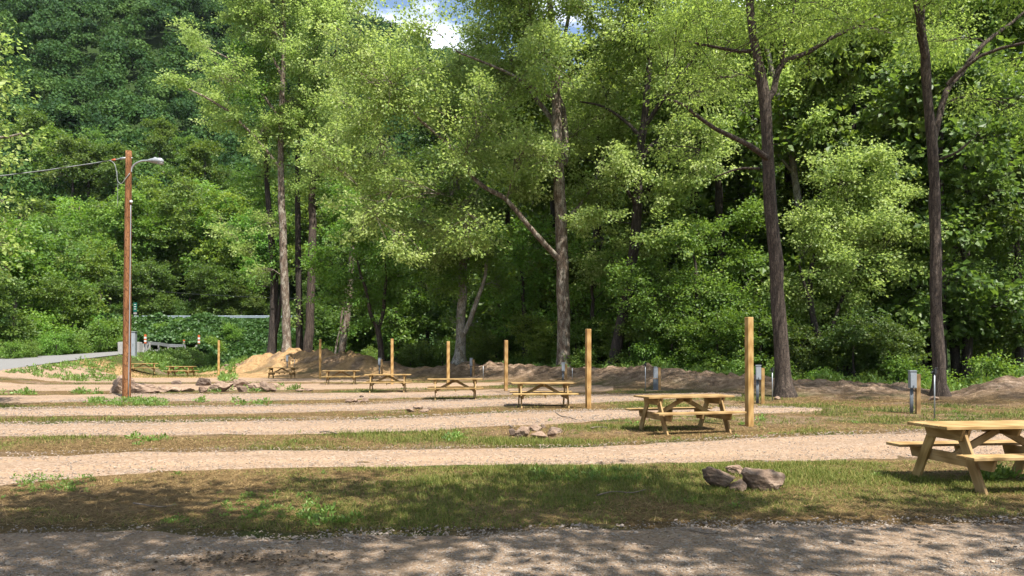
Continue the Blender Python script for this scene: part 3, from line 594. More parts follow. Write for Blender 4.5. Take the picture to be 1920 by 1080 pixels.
# the layer behind the walnuts
ptree('white_sycamore', 'white barked sycamore with crooked pale limbs, seen between the two brown walnut trunks', 47,
  [[(1500, 690, 8), (1502, 560, 7.5), (1502, 430, 7), (1490, 330, 6.5), (1476, 250, 6), (1458, 180, 5.4), (1440, 100, 4), (1425, 0, 3)],
   [(1470, 195, 4), (1500, 172, 3.4, .5), (1545, 160, 3, .8), (1600, 145, 2.4, 1), (1660, 130, 1.6, 1.2)],
   [(1500, 420, 4.5), (1530, 390, 3.6, .6), (1560, 330, 3.2, .9), (1556, 200, 3, 1), (1560, 120, 2.2, 1)],
   [(1556, 200, 3, 1), (1590, 170, 2.4, 1.2), (1630, 150, 1.8, 1.2)],
   [(1490, 330, 3), (1450, 290, 2.2, -.6), (1400, 250, 1.4, -1)]],
  [(1560, 195, 60, 34), (1640, 165, 66, 40), (1700, 235, 56, 40), (1610, 255, 60, 40), (1510, 250, 50, 40), (1660, 110, 60, 34), (1450, 270, 44, 30), (1400, 200, 46, 36), (1350, 130, 50, 40), (1600, 80, 66, 40),
   (1520, 130, 50, 36), (1440, 40, 60, 44), (1540, 30, 66, 40), (1640, 20, 66, 40), (1660, 300, 46, 28), (1740, 160, 40, 40), (1500, -60, 90, 50), (1650, -60, 90, 50), (1350, 40, 60, 50), (1780, 60, 70, 50), (1850, 120, 60, 50), (1720, -10, 60, 50)],
  .19, .85, M['bark_white'], M['pop'], 112, dup=1, deep=3.5)
ptree('bright_bush_tree', 'low crooked tree with a dense bright yellow green crown, beside the right walnut trunk', 39,
  [[(1552, 700, 8), (1545, 660, 7), (1530, 620, 6.5), (1520, 560, 5), (1530, 480, 4, .5), (1560, 400, 3, .8)], [(1546, 668, 4.5), (1566, 620, 4, .5), (1590, 560, 3.4, .8), (1630, 480, 2.6, 1)], [(1522, 580, 4), (1505, 540, 3, -.4), (1490, 500, 2, -.6)]],
  [(1600, 335, 66, 40), (1660, 300, 46, 30), (1560, 400, 60, 40), (1640, 440, 66, 40), (1692, 500, 42, 34), (1560, 500, 52, 40), (1612, 560, 60, 30), (1490, 535, 40, 32), (1500, 440, 40, 36), (1590, 460, 50, 36), (1660, 380, 44, 30), (1700, 430, 34, 26), (1530, 590, 30, 18)],
  .17, 1.1, M['bark_dark'], M['syc'], 113, dup=1, flare=1.2)
ptree('shaded_tree', 'dark green tree with bare tangled dead twigs, behind the right walnut trunk', 43,
  [[(1792, 690, 9), (1786, 620, 8), (1775, 540, 7), (1790, 460, 6), (1820, 380, 5), (1845, 280, 4), (1850, 180, 2.6)],
   [(1784, 520, 4), (1812, 470, 3, .5), (1850, 440, 2.4, .7), (1900, 420, 1.5, .8)],
   [(1765, 305, 3), (1800, 280, 2.6, -1), (1830, 245, 2, -1.2), (1880, 240, 1.4, -1.3), (1925, 268, .9, -1.3)],
   [(1790, 355, 2.4), (1830, 372, 2, -1), (1850, 405, 1.6, -1.2), (1890, 440, 1, -1.2)],
   [(1810, 460, 1.6), (1840, 430, 1.4, -.8), (1855, 405, .9, -1)]],
  [(1855, 350, 56, 40), (1885, 430, 50, 40), (1800, 400, 40, 34), (1850, 230, 60, 44), (1900, 300, 46, 40), (1800, 500, 40, 28), (1890, 510, 44, 24), (1760, 330, 40, 34), (1930, 400, 40, 40), (1780, 230, 40, 40), (1880, 160, 60, 40)],
  .17, .8, M['bark_dark'], M['wood_leaf'], 114, dup=1, droop=.6, wr=.3)
ptree('many_stemmed_tree', 'spreading small tree with several dark stems, behind the berm above the second picnic table', 43,
  [[(1318, 690, 6), (1316, 650, 5.4), (1312, 600, 4.4), (1305, 540, 3.4), (1300, 480, 2)], [(1318, 668, 4), (1300, 620, 3.6, .3), (1270, 570, 2.8, .5), (1240, 540, 1.8, .6)],
   [(1320, 660, 4), (1345, 610, 3.4, -.3), (1375, 560, 2.6, -.5), (1400, 530, 1.6, -.6)]],
  [(1290, 520, 74, 34), (1215, 560, 56, 34), (1350, 560, 60, 30), (1385, 490, 50, 34), (1250, 465, 56, 34), (1330, 440, 56, 36), (1400, 420, 40, 34), (1180, 515, 40, 30), (1420, 570, 34, 30), (1270, 600, 40, 18), (1380, 610, 40, 18), (1200, 610, 34, 18)],
  .17, .75, M['bark_dark'], M['wood_leaf'], 115, dup=1, flare=1.2)
ptree('understory_tree', 'sunlit leafy sapling thicket tree close to the right of the broad sycamore trunk', 49,
  [[(1105, 690, 4.4), (1108, 620, 4), (1112, 550, 3), (1116, 480, 2)]],
  [(1130, 500, 46, 36), (1092, 560, 40, 32), (1150, 580, 36, 24), (1100, 470, 36, 30), (1160, 540, 30, 22), (1100, 620, 30, 20)], .18, .8, M['bark_dark'], M['maple'], 116, flare=1.2)
ptree('understory_tree', 'rounded bright green tree between the pale forked trunk and the broad sycamore trunk', 56,
  [[(985, 690, 5), (984, 620, 4.4), (980, 550, 3), (976, 490, 2)]],
  [(980, 540, 50, 38), (1012, 595, 36, 26), (935, 565, 38, 28), (960, 480, 44, 36), (1010, 520, 36, 32), (1000, 450, 40, 36), (940, 620, 26, 16)], .2, .9, M['bark_dark'], M['maple'], 117, flare=1.2)
# sycamore whose boughs enter at the left edge
ptree('sycamore_tree', 'tree standing beyond the left edge, only its pale yellow green bough tips in view', 21,
  [[(-160, 770, 22), (-150, 500, 18), (-140, 250, 15), (-130, 50, 11), (-120, -200, 6)], [(-142, 300, 8), (-80, 250, 5), (-10, 260, 3), (40, 250, 1.6)], [(-146, 420, 7), (-90, 380, 4), (-20, 370, 2)], [(-136, 160, 7), (-70, 110, 4), (-15, 90, 2)], [(-146, 520, 6), (-80, 480, 4), (-20, 460, 2)]],
  [(0, 85, 14, 34, 0), (-14, 175, 22, 26, 0), (40, 258, 26, 12, 0), (-5, 300, 32, 26, 0), (4, 380, 18, 22, 0), (0, 455, 24, 30, 0), (-20, 505, 26, 14, 0), (-80, 100, 60, 60), (-100, 250, 60, 60), (-90, 400, 60, 50), (-140, -20, 110, 80), (-180, 150, 90, 80)],
  .15, 1.0, M['bark_syc'], M['pop'], 118)
# trees standing round the camera that shade the foreground (out of the picture)
mconv = lambda a, b, o: np.array([a, o, b])
def shade_tree(x, y, h, lobes, seed, label):
    z = float(hgt(x, y))
    build_tree('shade_tree', label, 'tree', [[(x, z, y, .28), (x + .2, z + h * .4, y + .1, .22), (x - .1, z + h * .75, y, .14), (x, z + h, y, .06)]], lobes, mconv, 1, .17, 1.15, M['bark'], M['syc'], seed, base=(x, y, z), spread=.5)
rs = random.Random(5)
SHX, SHY = -sd.x / sd.z, -sd.y / sd.z        # how far a shadow lands per metre of height
groups = [[], [], [], []]
for gx in np.arange(-11.5, 13, 1.3):
    for gy in np.arange(2.2, 10.8, 1.05):
        X = gx + rs.uniform(-.6, .6); Y = gy + rs.uniform(-.5, .5); edge = 9.6 - .42 * max(0, X - 1.5) + .5 * math.sin(X * 1.3)
        if X < -2.2: edge = 9.2 + .4 * math.sin(X * 2.1)
        if X > 5.2: edge = 8.1
        if Y > edge or rs.random() < (.12 if Y < 6.5 else .0) + (.10 if X < -2.2 and Y > 8.2 else 0): continue
        z = rs.uniform(8.6, 12.0); x, y = X - SHX * z, Y - SHY * z
        groups[0 if x > 7.5 else 1 if x > 1.5 else 2 if x > -4 else 3].append((x, z, rs.uniform(.75, 1.15), rs.uniform(.45, .8), y))
for (x, y, h, k, lab) in ((11.5, -2.5, 12.5, 0, 'large shade tree far along the near gravel road, outside the view to the right'), (4.6, -2.2, 13, 1, 'large shade tree beside the near gravel road, standing right of the view'),
                          (-1.6, -3.4, 13, 2, 'large shade tree behind the near gravel road, standing behind the view'), (-7.0, -2.8, 12, 3, 'large shade tree beside the near gravel road, standing left of the view')):
    shade_tree(x, y, h, groups[k], 201 + k, lab)

# woodland behind: a few kinds, then copies
def copy_tree(src, loc, rz, s, tintc, label, group):
    r = src.copy(); COL.objects.link(r); r.location = [float(v) for v in loc]; r.rotation_euler = (0, 0, rz); r.scale = (s, s, s)
    r['label'] = label; r['group'] = group
    for ch in src.children:
        c = ch.copy(); COL.objects.link(c); c.parent = r
        if ch.name.startswith('crown'): c.color = (*tintc, 1)
    return r
def proto(h, cb, rx, nl, leaf, dens, seed, bark, lf, s=1.0, stems=1):
    rr = random.Random(seed); lobes = []
    for k in range(nl):
        f = rr.random(); zz = cb + (h - cb) * (f * .86 + .06); w = rx * (.35 + .75 * math.sin(math.pi * min(1, .18 + .74 * f))) ; a = rr.uniform(0, 6.28); q = w * math.sqrt(rr.uniform(.1, 1)) * .8
        lobes.append((q * math.cos(a), zz, rr.uniform(.9, 1.5) * s, rr.uniform(.65, 1.05) * s, q * math.sin(a)))
    st = [[(0, 0, 0, h * .014 + .03), (.1, h * .3, .05, h * .012 + .02), (-.1, h * .6, 0, h * .008 + .01), (0, h * .93, .1, .025)]]
    return build_tree('woodland_tree', 'x', 'tree', st, lobes, mconv, 1, leaf, dens, bark, lf, seed, base=(0, 0, 0), flare=1.2, airy=.8)
PR = {'A': proto(17, 3.5, 5.0, 30, .34, 1.0, 301, M['bark_dark'], M['wood_leaf'], 1.5), 'B': proto(21, 4, 4.2, 30, .34, 1.0, 302, M['bark_dark'], M['wood_leaf'], 1.45),
      'C': proto(10, 1.0, 3.6, 24, .26, 1.05, 303, M['bark_dark'], M['wood_leaf'], 1.2), 'S': proto(4.2, .2, 2.0, 13, .2, 1.0, 304, M['bark_dark'], M['maple'], .85), 'D': proto(14, 2, 4.4, 28, .3, 1.0, 305, M['bark_syc'], M['maple'], 1.35)}
used = set()
LAB = {'far': ('leafy tree of the wood beyond the highway at the foot of the hill', 'woodland trees beyond the highway'),
       'creek': ('leafy tree of the dark wood along the creek between berm and highway', 'woodland trees along the creek'),
       'left': ('full leafed tree beside the asphalt road at the left', 'trees beside the asphalt road'),
       'bush': ('low leafy bush at the back foot of the dirt berm', 'bushes behind the berm'),
       'road': ('weedy green bush on the verge of the asphalt road', 'bushes beside the asphalt road')}
def wood(kind, px, Y, s, tintc, grp, rz):
    X = (px - 960) / F * Y; loc = (X, Y, float(hgt(X, Y)) - .1); lab, g = LAB[grp]; p = PR[kind]
    if kind not in used:
        used.add(kind); p.location = loc; p.rotation_euler = (0, 0, rz); p.scale = (s, s, s); p['label'] = lab; p['group'] = g
        for c in p.children:
            if c.name.startswith('crown'): c.color = (*tintc, 1)
    else: copy_tree(p, loc, rz, s, tintc, lab, g)
rw = random.Random(77)
def tv(b=1.0, y=0.0): k = b * rw.uniform(.8, 1.2); return (k * (1 + y) * rw.uniform(.9, 1.1), k, k * rw.uniform(.8, 1.15))
# left, beside the asphalt road
for px, Y, kd, s in [(-130, 66, 'A', .95), (30, 74, 'D', 1.0), (95, 80, 'A', .85), (150, 88, 'C', 1.1), (-40, 82, 'B', .9), (60, 92, 'A', 1.0), (-200, 74, 'D', 1.1), (120, 71, 'C', .72), (-10, 62, 'C', .8), (160, 79, 'S', 1.2), (80, 67, 'S', 1.0)]:
    wood(kd, px, Y, s * rw.uniform(.92, 1.08), tv(.9, .03), 'left', rw.uniform(0, 6.28))
# beyond the highway, left part: bright row
for k in range(26):
    px = 120 + k * 23 + rw.uniform(-12, 12); Y = rw.uniform(106, 122)
    wood(rw.choice('ABDD'), px, Y, rw.uniform(.85, 1.12), tv(1.0, .03), 'far', rw.uniform(0, 6.28))
for k in range(22):
    px = 60 + k * 33 + rw.uniform(-12, 12); Y = rw.uniform(124, 148)
    wood(rw.choice('ABD'), px, Y, rw.uniform(.85, 1.1), tv(.8), 'far', rw.uniform(0, 6.28))
for k in range(22):
    px = 180 + k * 22 + rw.uniform(-9, 9)
    wood(rw.choice('SSC'), px, rw.uniform(101.5, 105), rw.uniform(.55, 1.0), tv(.62), 'far', rw.uniform(0, 6.28))
# right part beyond the highway; lowered crown tint paints in woodland shade
for k in range(40):
    px = 640 + k * 38 + rw.uniform(-18, 18); Y = float(np.interp(px, HWX, HWY)) + rw.uniform(8, 34)
    wood(rw.choice('ABBD'), px, Y, rw.uniform(.95, 1.45), tv(.72), 'far', rw.uniform(0, 6.28))
# along the creek; darker crown tint stands in for shade under the canopy
for k in range(24):
    px = 950 + k * 46 + rw.uniform(-20, 20); cy = float(np.interp(px, [p[0] for p in BC], [p[2] for p in BC])); hy = float(np.interp(px, HWX, HWY))
    wood('B' if 1620 < px < 1960 else rw.choice('ABCDC'), px, rw.uniform(cy + 12, hy - 12), rw.uniform(.7, 1.05), tv(.82, .05), 'creek', rw.uniform(0, 6.28))
for px, Y, s in [(1120, 58, 1.4), (1215, 66, 1.5), (1300, 56, 1.45), (1390, 64, 1.55), (1475, 58, 1.5), (1560, 52, 1.4), (1645, 58, 1.5), (1730, 50, 1.4), (1815, 54, 1.45), (1900, 48, 1.35), (1985, 52, 1.4), (1040, 64, 1.35), (950, 70, 1.3), (1350, 50, 1.25), (1600, 46, 1.2)]:
    wood('B', px, Y, s, tv(.9, .05), 'creek', rw.uniform(0, 6.28))
for px, dY, s in [(615, 7, .4), (690, 9, .42), (770, 8, .45), (830, 10, .5), (930, 10, .6), (905, 6, .5), (1010, 5, .52), (1080, 4.5, .45), (1180, 5, .5), (1260, 6.5, .55), (1345, 5, .5), (1425, 6, .55), (1500, 7, .5), (1600, 6, .5), (1665, 5, .42), (1740, 9, .28), (1830, 8, .24), (1905, 7, .26)]:
    wood('C', px, float(np.interp(px, [p[0] for p in BC], [p[2] for p in BC])) + dY, s, tv(.68 if px > 1450 else .85, .06), 'creek', rw.uniform(0, 6.28))  # right end darker still: shade put into the crown tint
for px, Y, kd, s in [(745, 72, 'B', .9), (640, 78, 'B', .95), (700, 80, 'A', .8), (800, 76, 'A', .95), (905, 70, 'B', .9), (610, 73, 'C', .9), (560, 76, 'S', 1.4), (1000, 66, 'C', .9)]:
    wood(kd, px, Y, s, tv(.8), 'creek', rw.uniform(0, 6.28))
for k in range(30):
    px = 960 + k * 35 + rw.uniform(-16, 16); cy = float(np.interp(px, [p[0] for p in BC], [p[2] for p in BC]))
    wood('S', px, cy + rw.uniform(2.6, 9), rw.uniform(.3, .7), tv(.85, .1), 'bush', rw.uniform(0, 6.28))
for k in range(12):
    px = 470 + k * 38 + rw.uniform(-12, 12); cy = float(np.interp(px, [p[0] for p in BC], [p[2] for p in BC]))
    wood('S', px, cy + rw.uniform(5, 12), rw.uniform(.4, .7), tv(.85), 'bush', rw.uniform(0, 6.28))
for px, Y, s in [(105, 62, .55), (125, 64, .6), (60, 58, .4), (20, 56, .4), (185, 70, .8), (200, 72, .9), (150, 66, .45), (225, 76, .7), (-30, 56, .5), (420, 70, .5), (450, 66, .55), (490, 68, .6), (460, 74, .8), (395, 80, .6), (520, 71, .6), (300, 86, .55), (350, 84, .45), (430, 86, .6), (480, 83, .7), (260, 84, .5), (335, 88, .4), (520, 84, .5), (400, 76, .45), (436, 72, .72), (452, 73, .7), (424, 71, .55)]:
    wood('S', px, Y, s, tv(.95, .08), 'road', rw.uniform(0, 6.28))

# the wood covering the mountain: one mass
def hill_forest():
    rg = np.random.default_rng(9); n = 7600
    Y = np.sqrt(rg.uniform(118 ** 2, 440 ** 2, n)); t = rg.uniform(-.98, .98, n); X = t * Y; px = pxof(X, Y)
    keep = (px < 1000) | (rg.random(n) < .55); keep &= Y > np.interp(px, HWX, HWY) + 26
    X, Y = X[keep], Y[keep]; z = hgt(X, Y); n = len(X)
    r = rg.uniform(2.6, 5.2, n); hh = rg.uniform(5, 11, n); base = np.stack([X, Y, z + hh], -1); ct = np.clip(.45 + rg.normal(0, .27, n), 0, 1)
    nb, nf = 5, 84
    bd = unit(rg.normal(size=(n, nb, 3)) * np.array([1, 1, .8])); bd[..., 2] = np.abs(bd[..., 2]) * 1.1 - .25
    bc = base[:, None] + bd * r[:, None, None] * rg.uniform(.35, .7, (n, nb, 1)); br = r[:, None] * rg.uniform(.42, .66, (n, nb))
    d = rg.normal(size=(n, nb, nf, 3)); d[..., 2] = np.abs(d[..., 2]) * .9 - .25; d = unit(d)
    P = (bc[:, :, None] + d * br[:, :, None, None] * rg.uniform(.88, 1.06, (n, nb, nf, 1))).reshape(-1, 3); d = d.reshape(-1, 3); N = len(P)
    nr = d + .9 * np.repeat(bd.reshape(-1, 3), nf, 0) + rg.normal(0, .3, (N, 3)); ax = rg.normal(size=(N, 3)) * .8 - np.array([0, 0, .2])
    dist = np.repeat(Y, nb * nf); size = rg.uniform(.55, 1.1, N) * np.clip(dist / 260, .75, 1.25)
    tint = np.clip(np.repeat(ct, nb * nf) + rg.normal(0, .12, N), 0, 1)
    v, f, t = leaf_arrays(P, ax, nr, size, tint, .45)
    tag(link('hillside_forest', mesh_np('hillside_forest', v, [f], None, False, {'tint': t}), M['hill_leaf']), kind='stuff')
hill_forest()
# vines over the highway embankment
def vines():
    rg = np.random.default_rng(15); n = 150000
    px = rg.uniform(-220, 1000, n); hy = np.interp(px, HWX, HWY); dv = rg.uniform(4.6, 18, n); Y = hy - dv; X = (px - 960) / F * Y
    dens = sstep(1000, 560, px) * (.35 + .65 * sstep(900, 520, px)); k = (rg.random(n) < dens) & ((X > np.interp(Y, RD[:, 0], RD[:, 2]) + 1.0) | (X < np.interp(Y, RD[:, 0], RD[:, 3]) - 1.5) | (Y > 82))
    X, Y = X[k], Y[k]; n = len(X); lump = fbm(X * .45, Y * .6, 71) + .8 * sstep(.5, .75, fbm(X * .18, Y * .3, 73)); dv = np.interp(px_ := pxof(X, Y), HWX, HWY) - Y; z = hgt(X, Y) + .05 + (lump * 1.1 + rg.uniform(0, .35, n)) * sstep(3.6, 8, dv)
    v, f, t = leaf_arrays(np.stack([X, Y, z], -1), rg.normal(size=(n, 3)) - np.array([0, .4, .2]), rg.normal(0, .5, (n, 3)) + np.array([0, -.5, .8]), rg.uniform(.22, .46, n), np.clip(rg.normal(.45, .2, n), 0, 1), .5)
    tag(link('vine_cover', mesh_np('vine_cover', v, [f], None, False, {'tint': t}), M['vine']), kind='stuff')
vines()

# ------------------------------------------------------------------ ground cover
def blades(name, X, Y, hgts, wid, lean, tint, mat, seed, lift=0.0):
    rg = np.random.default_rng(seed); n = len(X); z = hgt(X, Y) + lift - .004
    a = rg.uniform(0, 6.283, n); dx, dy = np.cos(a), np.sin(a); b = rg.uniform(0, 6.283, n)
    P = np.stack([X, Y, z], -1); w = np.stack([-dy, dx, np.zeros(n)], -1) * wid[:, None]
    mid = P + np.stack([dx * lean * .35, dy * lean * .35, hgts * .62], -1); tip = P + np.stack([dx * lean, dy * lean, hgts], -1)
    v = np.stack([P - w, P + w, mid + w * .7, mid - w * .7, tip], 1).reshape(-1, 3); i = np.arange(n)[:, None] * 5
    me = mesh_np(name, v, [i + np.array([0, 1, 2, 3]), i + np.array([3, 2, 4])], None, False, {'tint': np.repeat(tint, 5)})
    return tag(link(name, me, mat), kind='stuff')
def scatter(n, x0, x1, y0, y1, rg): return rg.uniform(x0, x1, n), rg.uniform(y0, y1, n)
rg = np.random.default_rng(40)
XA = []; YA = []; 
for n, x0, x1, y0, y1 in [(300000, -11, 12, 6.4, 11.2), (150000, -15, 17, 12.2, 17), (110000, -22, 24, 17, 30), (90000, -36, 34, 30, 64)]:
    x, y = scatter(n, x0, x1, y0, y1, rg); XA.append(x); YA.append(y)
X = np.concatenate(XA); Y = np.concatenate(YA); px = pxof(X, Y)
ok = (np.abs(px - 960) < 1120) & ~in_gravel(X, Y, .02) & ~((Y > 26) & (X < np.interp(Y, RD[:, 0], RD[:, 2]) + .3))
bd, bh = berm(X, Y); cy = np.interp(px, [p[0] for p in BC], [p[2] for p in BC])
g = green_amt(X, Y) + (fbm(X * 2.5, Y * 2.5, 8) - .5) * .5
g = g - 1.0 * np.exp(-(bd / 3.2) ** 2) * (Y < cy + 1) - .8 * ((Y > 49) & (px > 400))
pg = np.clip((g - .28) * 2.4, .02, 1)
kg = ok & (rg.random(len(X)) < pg)
x, y = X[kg], Y[kg]; n = len(x); sc = np.clip(y / 10, .8, 3.5); gl = np.clip((g[kg] - .3) * 1.6, .25, 1.0)
blades('grass', x, y, rg.uniform(.025, .085, n) * (gl + .35) * np.clip(sc, .8, 1.5), .0034 * sc * rg.uniform(.6, 1.6, n), rg.uniform(.01, .09, n), np.clip(rg.normal(.5, .22, n), 0, 1), M['grass'], 41)
ks = ok & (rg.random(len(X)) < np.clip(.75 - .5 * (g - .3), .12, .8)) & ~((bd < 3.5)) & ~((Y > 49) & (px > 400))
x, y = X[ks] + .013, Y[ks] + .009; n = len(x); sc = np.clip(y / 10, .8, 3.0)
blades('dry_straw', x, y, rg.uniform(.003, .028, n), .0032 * sc * rg.uniform(.6, 1.6, n), rg.uniform(.06, .26, n), np.clip(rg.normal(.45, .33, n), 0, 1), M['straw'], 42, .003)
# weeds: leafy clumps
def weeds():
    rg = np.random.default_rng(52); C = []
    def add(px0, px1, py0, py1, n, r):
        for _ in range(n):
            a, b = rg.uniform(px0, px1), rg.uniform(py0, py1); x, y = gnd(a, b); C.append((x, y, r * rg.uniform(.6, 1.3)))
    add(165, 312, 748, 761, 150, .11); add(20, 180, 893, 925, 60, .055); add(400, 600, 925, 975, 60, .05); add(300, 350, 970, 985, 12, .04); add(1000, 1200, 885, 905, 50, .08); add(840, 864, 818, 834, 5, .13)
    add(1170, 1200, 775, 800, 3, .1); add(250, 320, 822, 838, 8, .11); add(1380, 1400, 792, 800, 3, .12); add(1425, 1440, 780, 790, 4, .12); add(1840, 1905, 885, 905, 22, .12); add(395, 520, 726, 737, 26, .2); add(520, 560, 725, 735, 8, .2)
    add(430, 500, 753, 760, 8, .16); add(0, 60, 735, 742, 10, .2); add(140, 200, 735, 741, 10, .2); add(370, 380, 745, 760, 3, .2); add(0, 1900, 780, 830, 26, .06); add(0, 1900, 875, 960, 34, .05); add(560, 700, 958, 985, 16, .08); add(1750, 1920, 760, 800, 12, .08)
    C2 = []
    for _ in range(2000):
        a = rg.uniform(-40, 440); Yq = rg.uniform(44, 84); x = (a - 960) / F * Yq; xr = np.interp(Yq, RD[:, 0], RD[:, 2])
        if x > xr + .5 and not (Yq < 60 and 215 < a < 410): C2.append((x, Yq, rg.uniform(.12, .36)))
    for _ in range(1100):
        a = rg.uniform(270, 460); Yq = rg.uniform(60, 87); x = (a - 960) / F * Yq
        if x > np.interp(Yq, RD[:, 0], RD[:, 2]) + .4: C2.append((x, Yq, rg.uniform(.2, .5)))
    for _ in range(260):
        Yq = rg.uniform(44, 72); x = np.interp(Yq, RD[:, 0], RD[:, 3]) - rg.uniform(.3, 4.5); C2.append((x, Yq, rg.uniform(.2, .5)))
    for _ in range(420):
        a = rg.uniform(930, 1960); cy = np.interp(a, [p[0] for p in BC], [p[2] for p in BC]); Yq = cy + rg.uniform(.8, 4.5); C2.append(((a - 960) / F * Yq, Yq, rg.uniform(.15, .42)))
    C2 = [c for c in C2]; C = np.array(C + C2); m = 26; n = len(C) * m
    ctr = np.repeat(C, m, 0); r = ctr[:, 2]; d = rg.normal(size=(n, 3)); d[:, 2] = np.abs(d[:, 2]) * .8; d = unit(d) * rg.uniform(.25, 1, (n, 1))
    x = ctr[:, 0] + d[:, 0] * r; y = ctr[:, 1] + d[:, 1] * r; z = hgt(x, y) + d[:, 2] * r * .9
    v, f, t = leaf_arrays(np.stack([x, y, z], -1), d + rg.normal(0, .3, (n, 3)) + np.array([0, 0, .2]), rg.normal(0, .5, (n, 3)) + np.array([0, 0, .8]), r * rg.uniform(.35, .75, n), np.clip(rg.normal(.5, .2, n) + np.repeat(rg.normal(0, .15, len(C)), m), 0, 1), .24)
    tag(link('weeds', mesh_np('weeds', v, [f], None, False, {'tint': t}), M['weed']), kind='stuff')
weeds()
# loose stones on the gravel
ICO_V = None
def stones(name, X, Y, S, lift, mats, seed, pick):
    rg = np.random.default_rng(seed); p = (1 + 5 ** .5) / 2
    V = unit(np.array([(-1, p, 0), (1, p, 0), (-1, -p, 0), (1, -p, 0), (0, -1, p), (0, 1, p), (0, -1, -p), (0, 1, -p), (p, 0, -1), (p, 0, 1), (-p, 0, -1), (-p, 0, 1)], float))
    Fc = np.array([(0, 11, 5), (0, 5, 1), (0, 1, 7), (0, 7, 10), (0, 10, 11), (1, 5, 9), (5, 11, 4), (11, 10, 2), (10, 7, 6), (7, 1, 8), (3, 9, 4), (3, 4, 2), (3, 2, 6), (3, 6, 8), (3, 8, 9), (4, 9, 5), (2, 4, 11), (6, 2, 10), (8, 6, 7), (9, 8, 1)])
    n = len(X); v = V[None] * rg.uniform(.65, 1.2, (n, 12, 1)) * np.stack([rg.uniform(.7, 1.3, n), rg.uniform(.5, 1.0, n), rg.uniform(.3, .6, n)], -1)[:, None] * S[:, None, None] * .5
    a = rg.uniform(0, 6.283, n); c, s = np.cos(a)[:, None], np.sin(a)[:, None]; x = v[..., 0] * c - v[..., 1] * s; y = v[..., 0] * s + v[..., 1] * c
    tl = rg.normal(0, .3, (n, 1)); z = v[..., 2] + x * tl
    z0 = hgt(X, Y) + lift
    P = np.stack([x + X[:, None], y + Y[:, None], z + (z0 + S * .07)[:, None]], -1).reshape(-1, 3)
    f = (np.arange(n)[:, None, None] * 12 + Fc[None]).reshape(-1, 3); mi = np.repeat(pick, 20)
    F0, F1 = f[mi == 0], f[mi == 1]
    tag(link(name, mesh_np(name, P, [F0, F1], [0, 1], False), mats), kind='stuff')
x, y = scatter(130000, -9, 9.5, 3.6, 8.2, rg); pr = .25 + .75 * sstep(.48, .62, fbm(x * .9, y * 1.6, 61)) 
k = (y < road_far(x) + .10 - .35 * rg.random(len(x))) & (np.abs(pxof(x, y) - 960) < 1080) & (rg.random(len(x)) < pr)
x, y = x[k], y[k]; zz = .02 + (fbm(x * 1.5, y * 1.5, 5) - .5) * .05
stones('loose_gravel', x, y, rg.uniform(.010, .026, len(x)) * (1 + 1.3 * (rg.random(len(x)) < .05)), zz, [M['stone2'], M['stone']], 62, (rg.random(len(x)) < .12).astype(int))
def litter():
    rg = np.random.default_rng(66); n = 3000; x = rg.uniform(-9, 10, n); y = rg.uniform(4.2, 11, n); k = fbm(x * .8, y * 1.2, 88) + rg.uniform(-.25, .25, n) > .52; x, y = x[k], y[k]; n = len(x)
    gx, gy = gnd(470, 1056); x = np.append(x, gx + rg.normal(0, .35, 420)); y = np.append(y, gy + rg.normal(0, .13, 420)); n = len(x)
    v, f, t = leaf_arrays(np.stack([x, y, hgt(x, y) + .03], -1), rg.normal(size=(n, 3)) * np.array([1, 1, .1]), rg.normal(0, .35, (n, 3)) + np.array([0, 0, 1]), rg.uniform(.015, .045, n), np.clip(rg.normal(.45, .25, n), 0, 1), .35)
    tag(link('leaf_litter', mesh_np('leaf_litter', v, [f], None, False, {'tint': t}), M['litter']), kind='stuff')
litter()
x, y = scatter(90000, -16, 20, 9, 30, rg); k = in_gravel(x, y, .06) & (y > road_far(x) + .5) & (np.abs(pxof(x, y) - 960) < 1060); x, y = x[k], y[k]
stones('pad_gravel', x, y, rg.uniform(.018, .042, len(x)) * np.clip(y / 14, .9, 1.3), np.full(len(x), .035) , [M['stone'], M['stone2']], 63, (rg.random(len(x)) < .55).astype(int))

# ------------------------------------------------------------------ built objects
_gr = random.Random(3)
def board(name, size, M4, mat, parent, bev=.004, taper=0.0, attr='grain'):
    """box of size (length,width,thick) along local x,y,z, placed by M4; taper cuts the lower corners at both ends"""
    l, w, t = size; bm = bmesh.new()
    nx = 1
    vs = [bm.verts.new((x * l / 2, y * w / 2, z * t / 2)) for x in (-1, 1) for y in (-1, 1) for z in (-1, 1)]
    for q in ((0, 1, 3, 2), (4, 6, 7, 5), (0, 4, 5, 1), (2, 3, 7, 6), (0, 2, 6, 4), (1, 5, 7, 3)): bm.faces.new([vs[i] for i in q])
    if taper:
        for v in bm.verts:
            if v.co.y < 0: v.co.x -= math.copysign(taper, v.co.x)
    bmesh.ops.recalc_face_normals(bm, faces=bm.faces)
    if bev: bmesh.ops.bevel(bm, geom=list(bm.edges), offset=bev, segments=1, affect='EDGES')
    off = Vector((_gr.uniform(0, 50), _gr.uniform(0, 50), _gr.uniform(0, 50))); ly = bm.verts.layers.float_vector.new(attr)
    for v in bm.verts: v[ly] = v.co + off; v.co = M4 @ v.co
    return bm
def obj_bm(name, bms, mat, parent, smooth=False):
    b = bmesh.new()
    for x in bms:
        me = bpy.data.meshes.new('t'); x.to_mesh(me); x.free(); b.from_mesh(me); bpy.data.meshes.remove(me)
    me = bpy.data.meshes.new(name); b.to_mesh(me); b.free()
    for p in me.polygons: p.use_smooth = smooth
    return link(name, me, mat, parent)
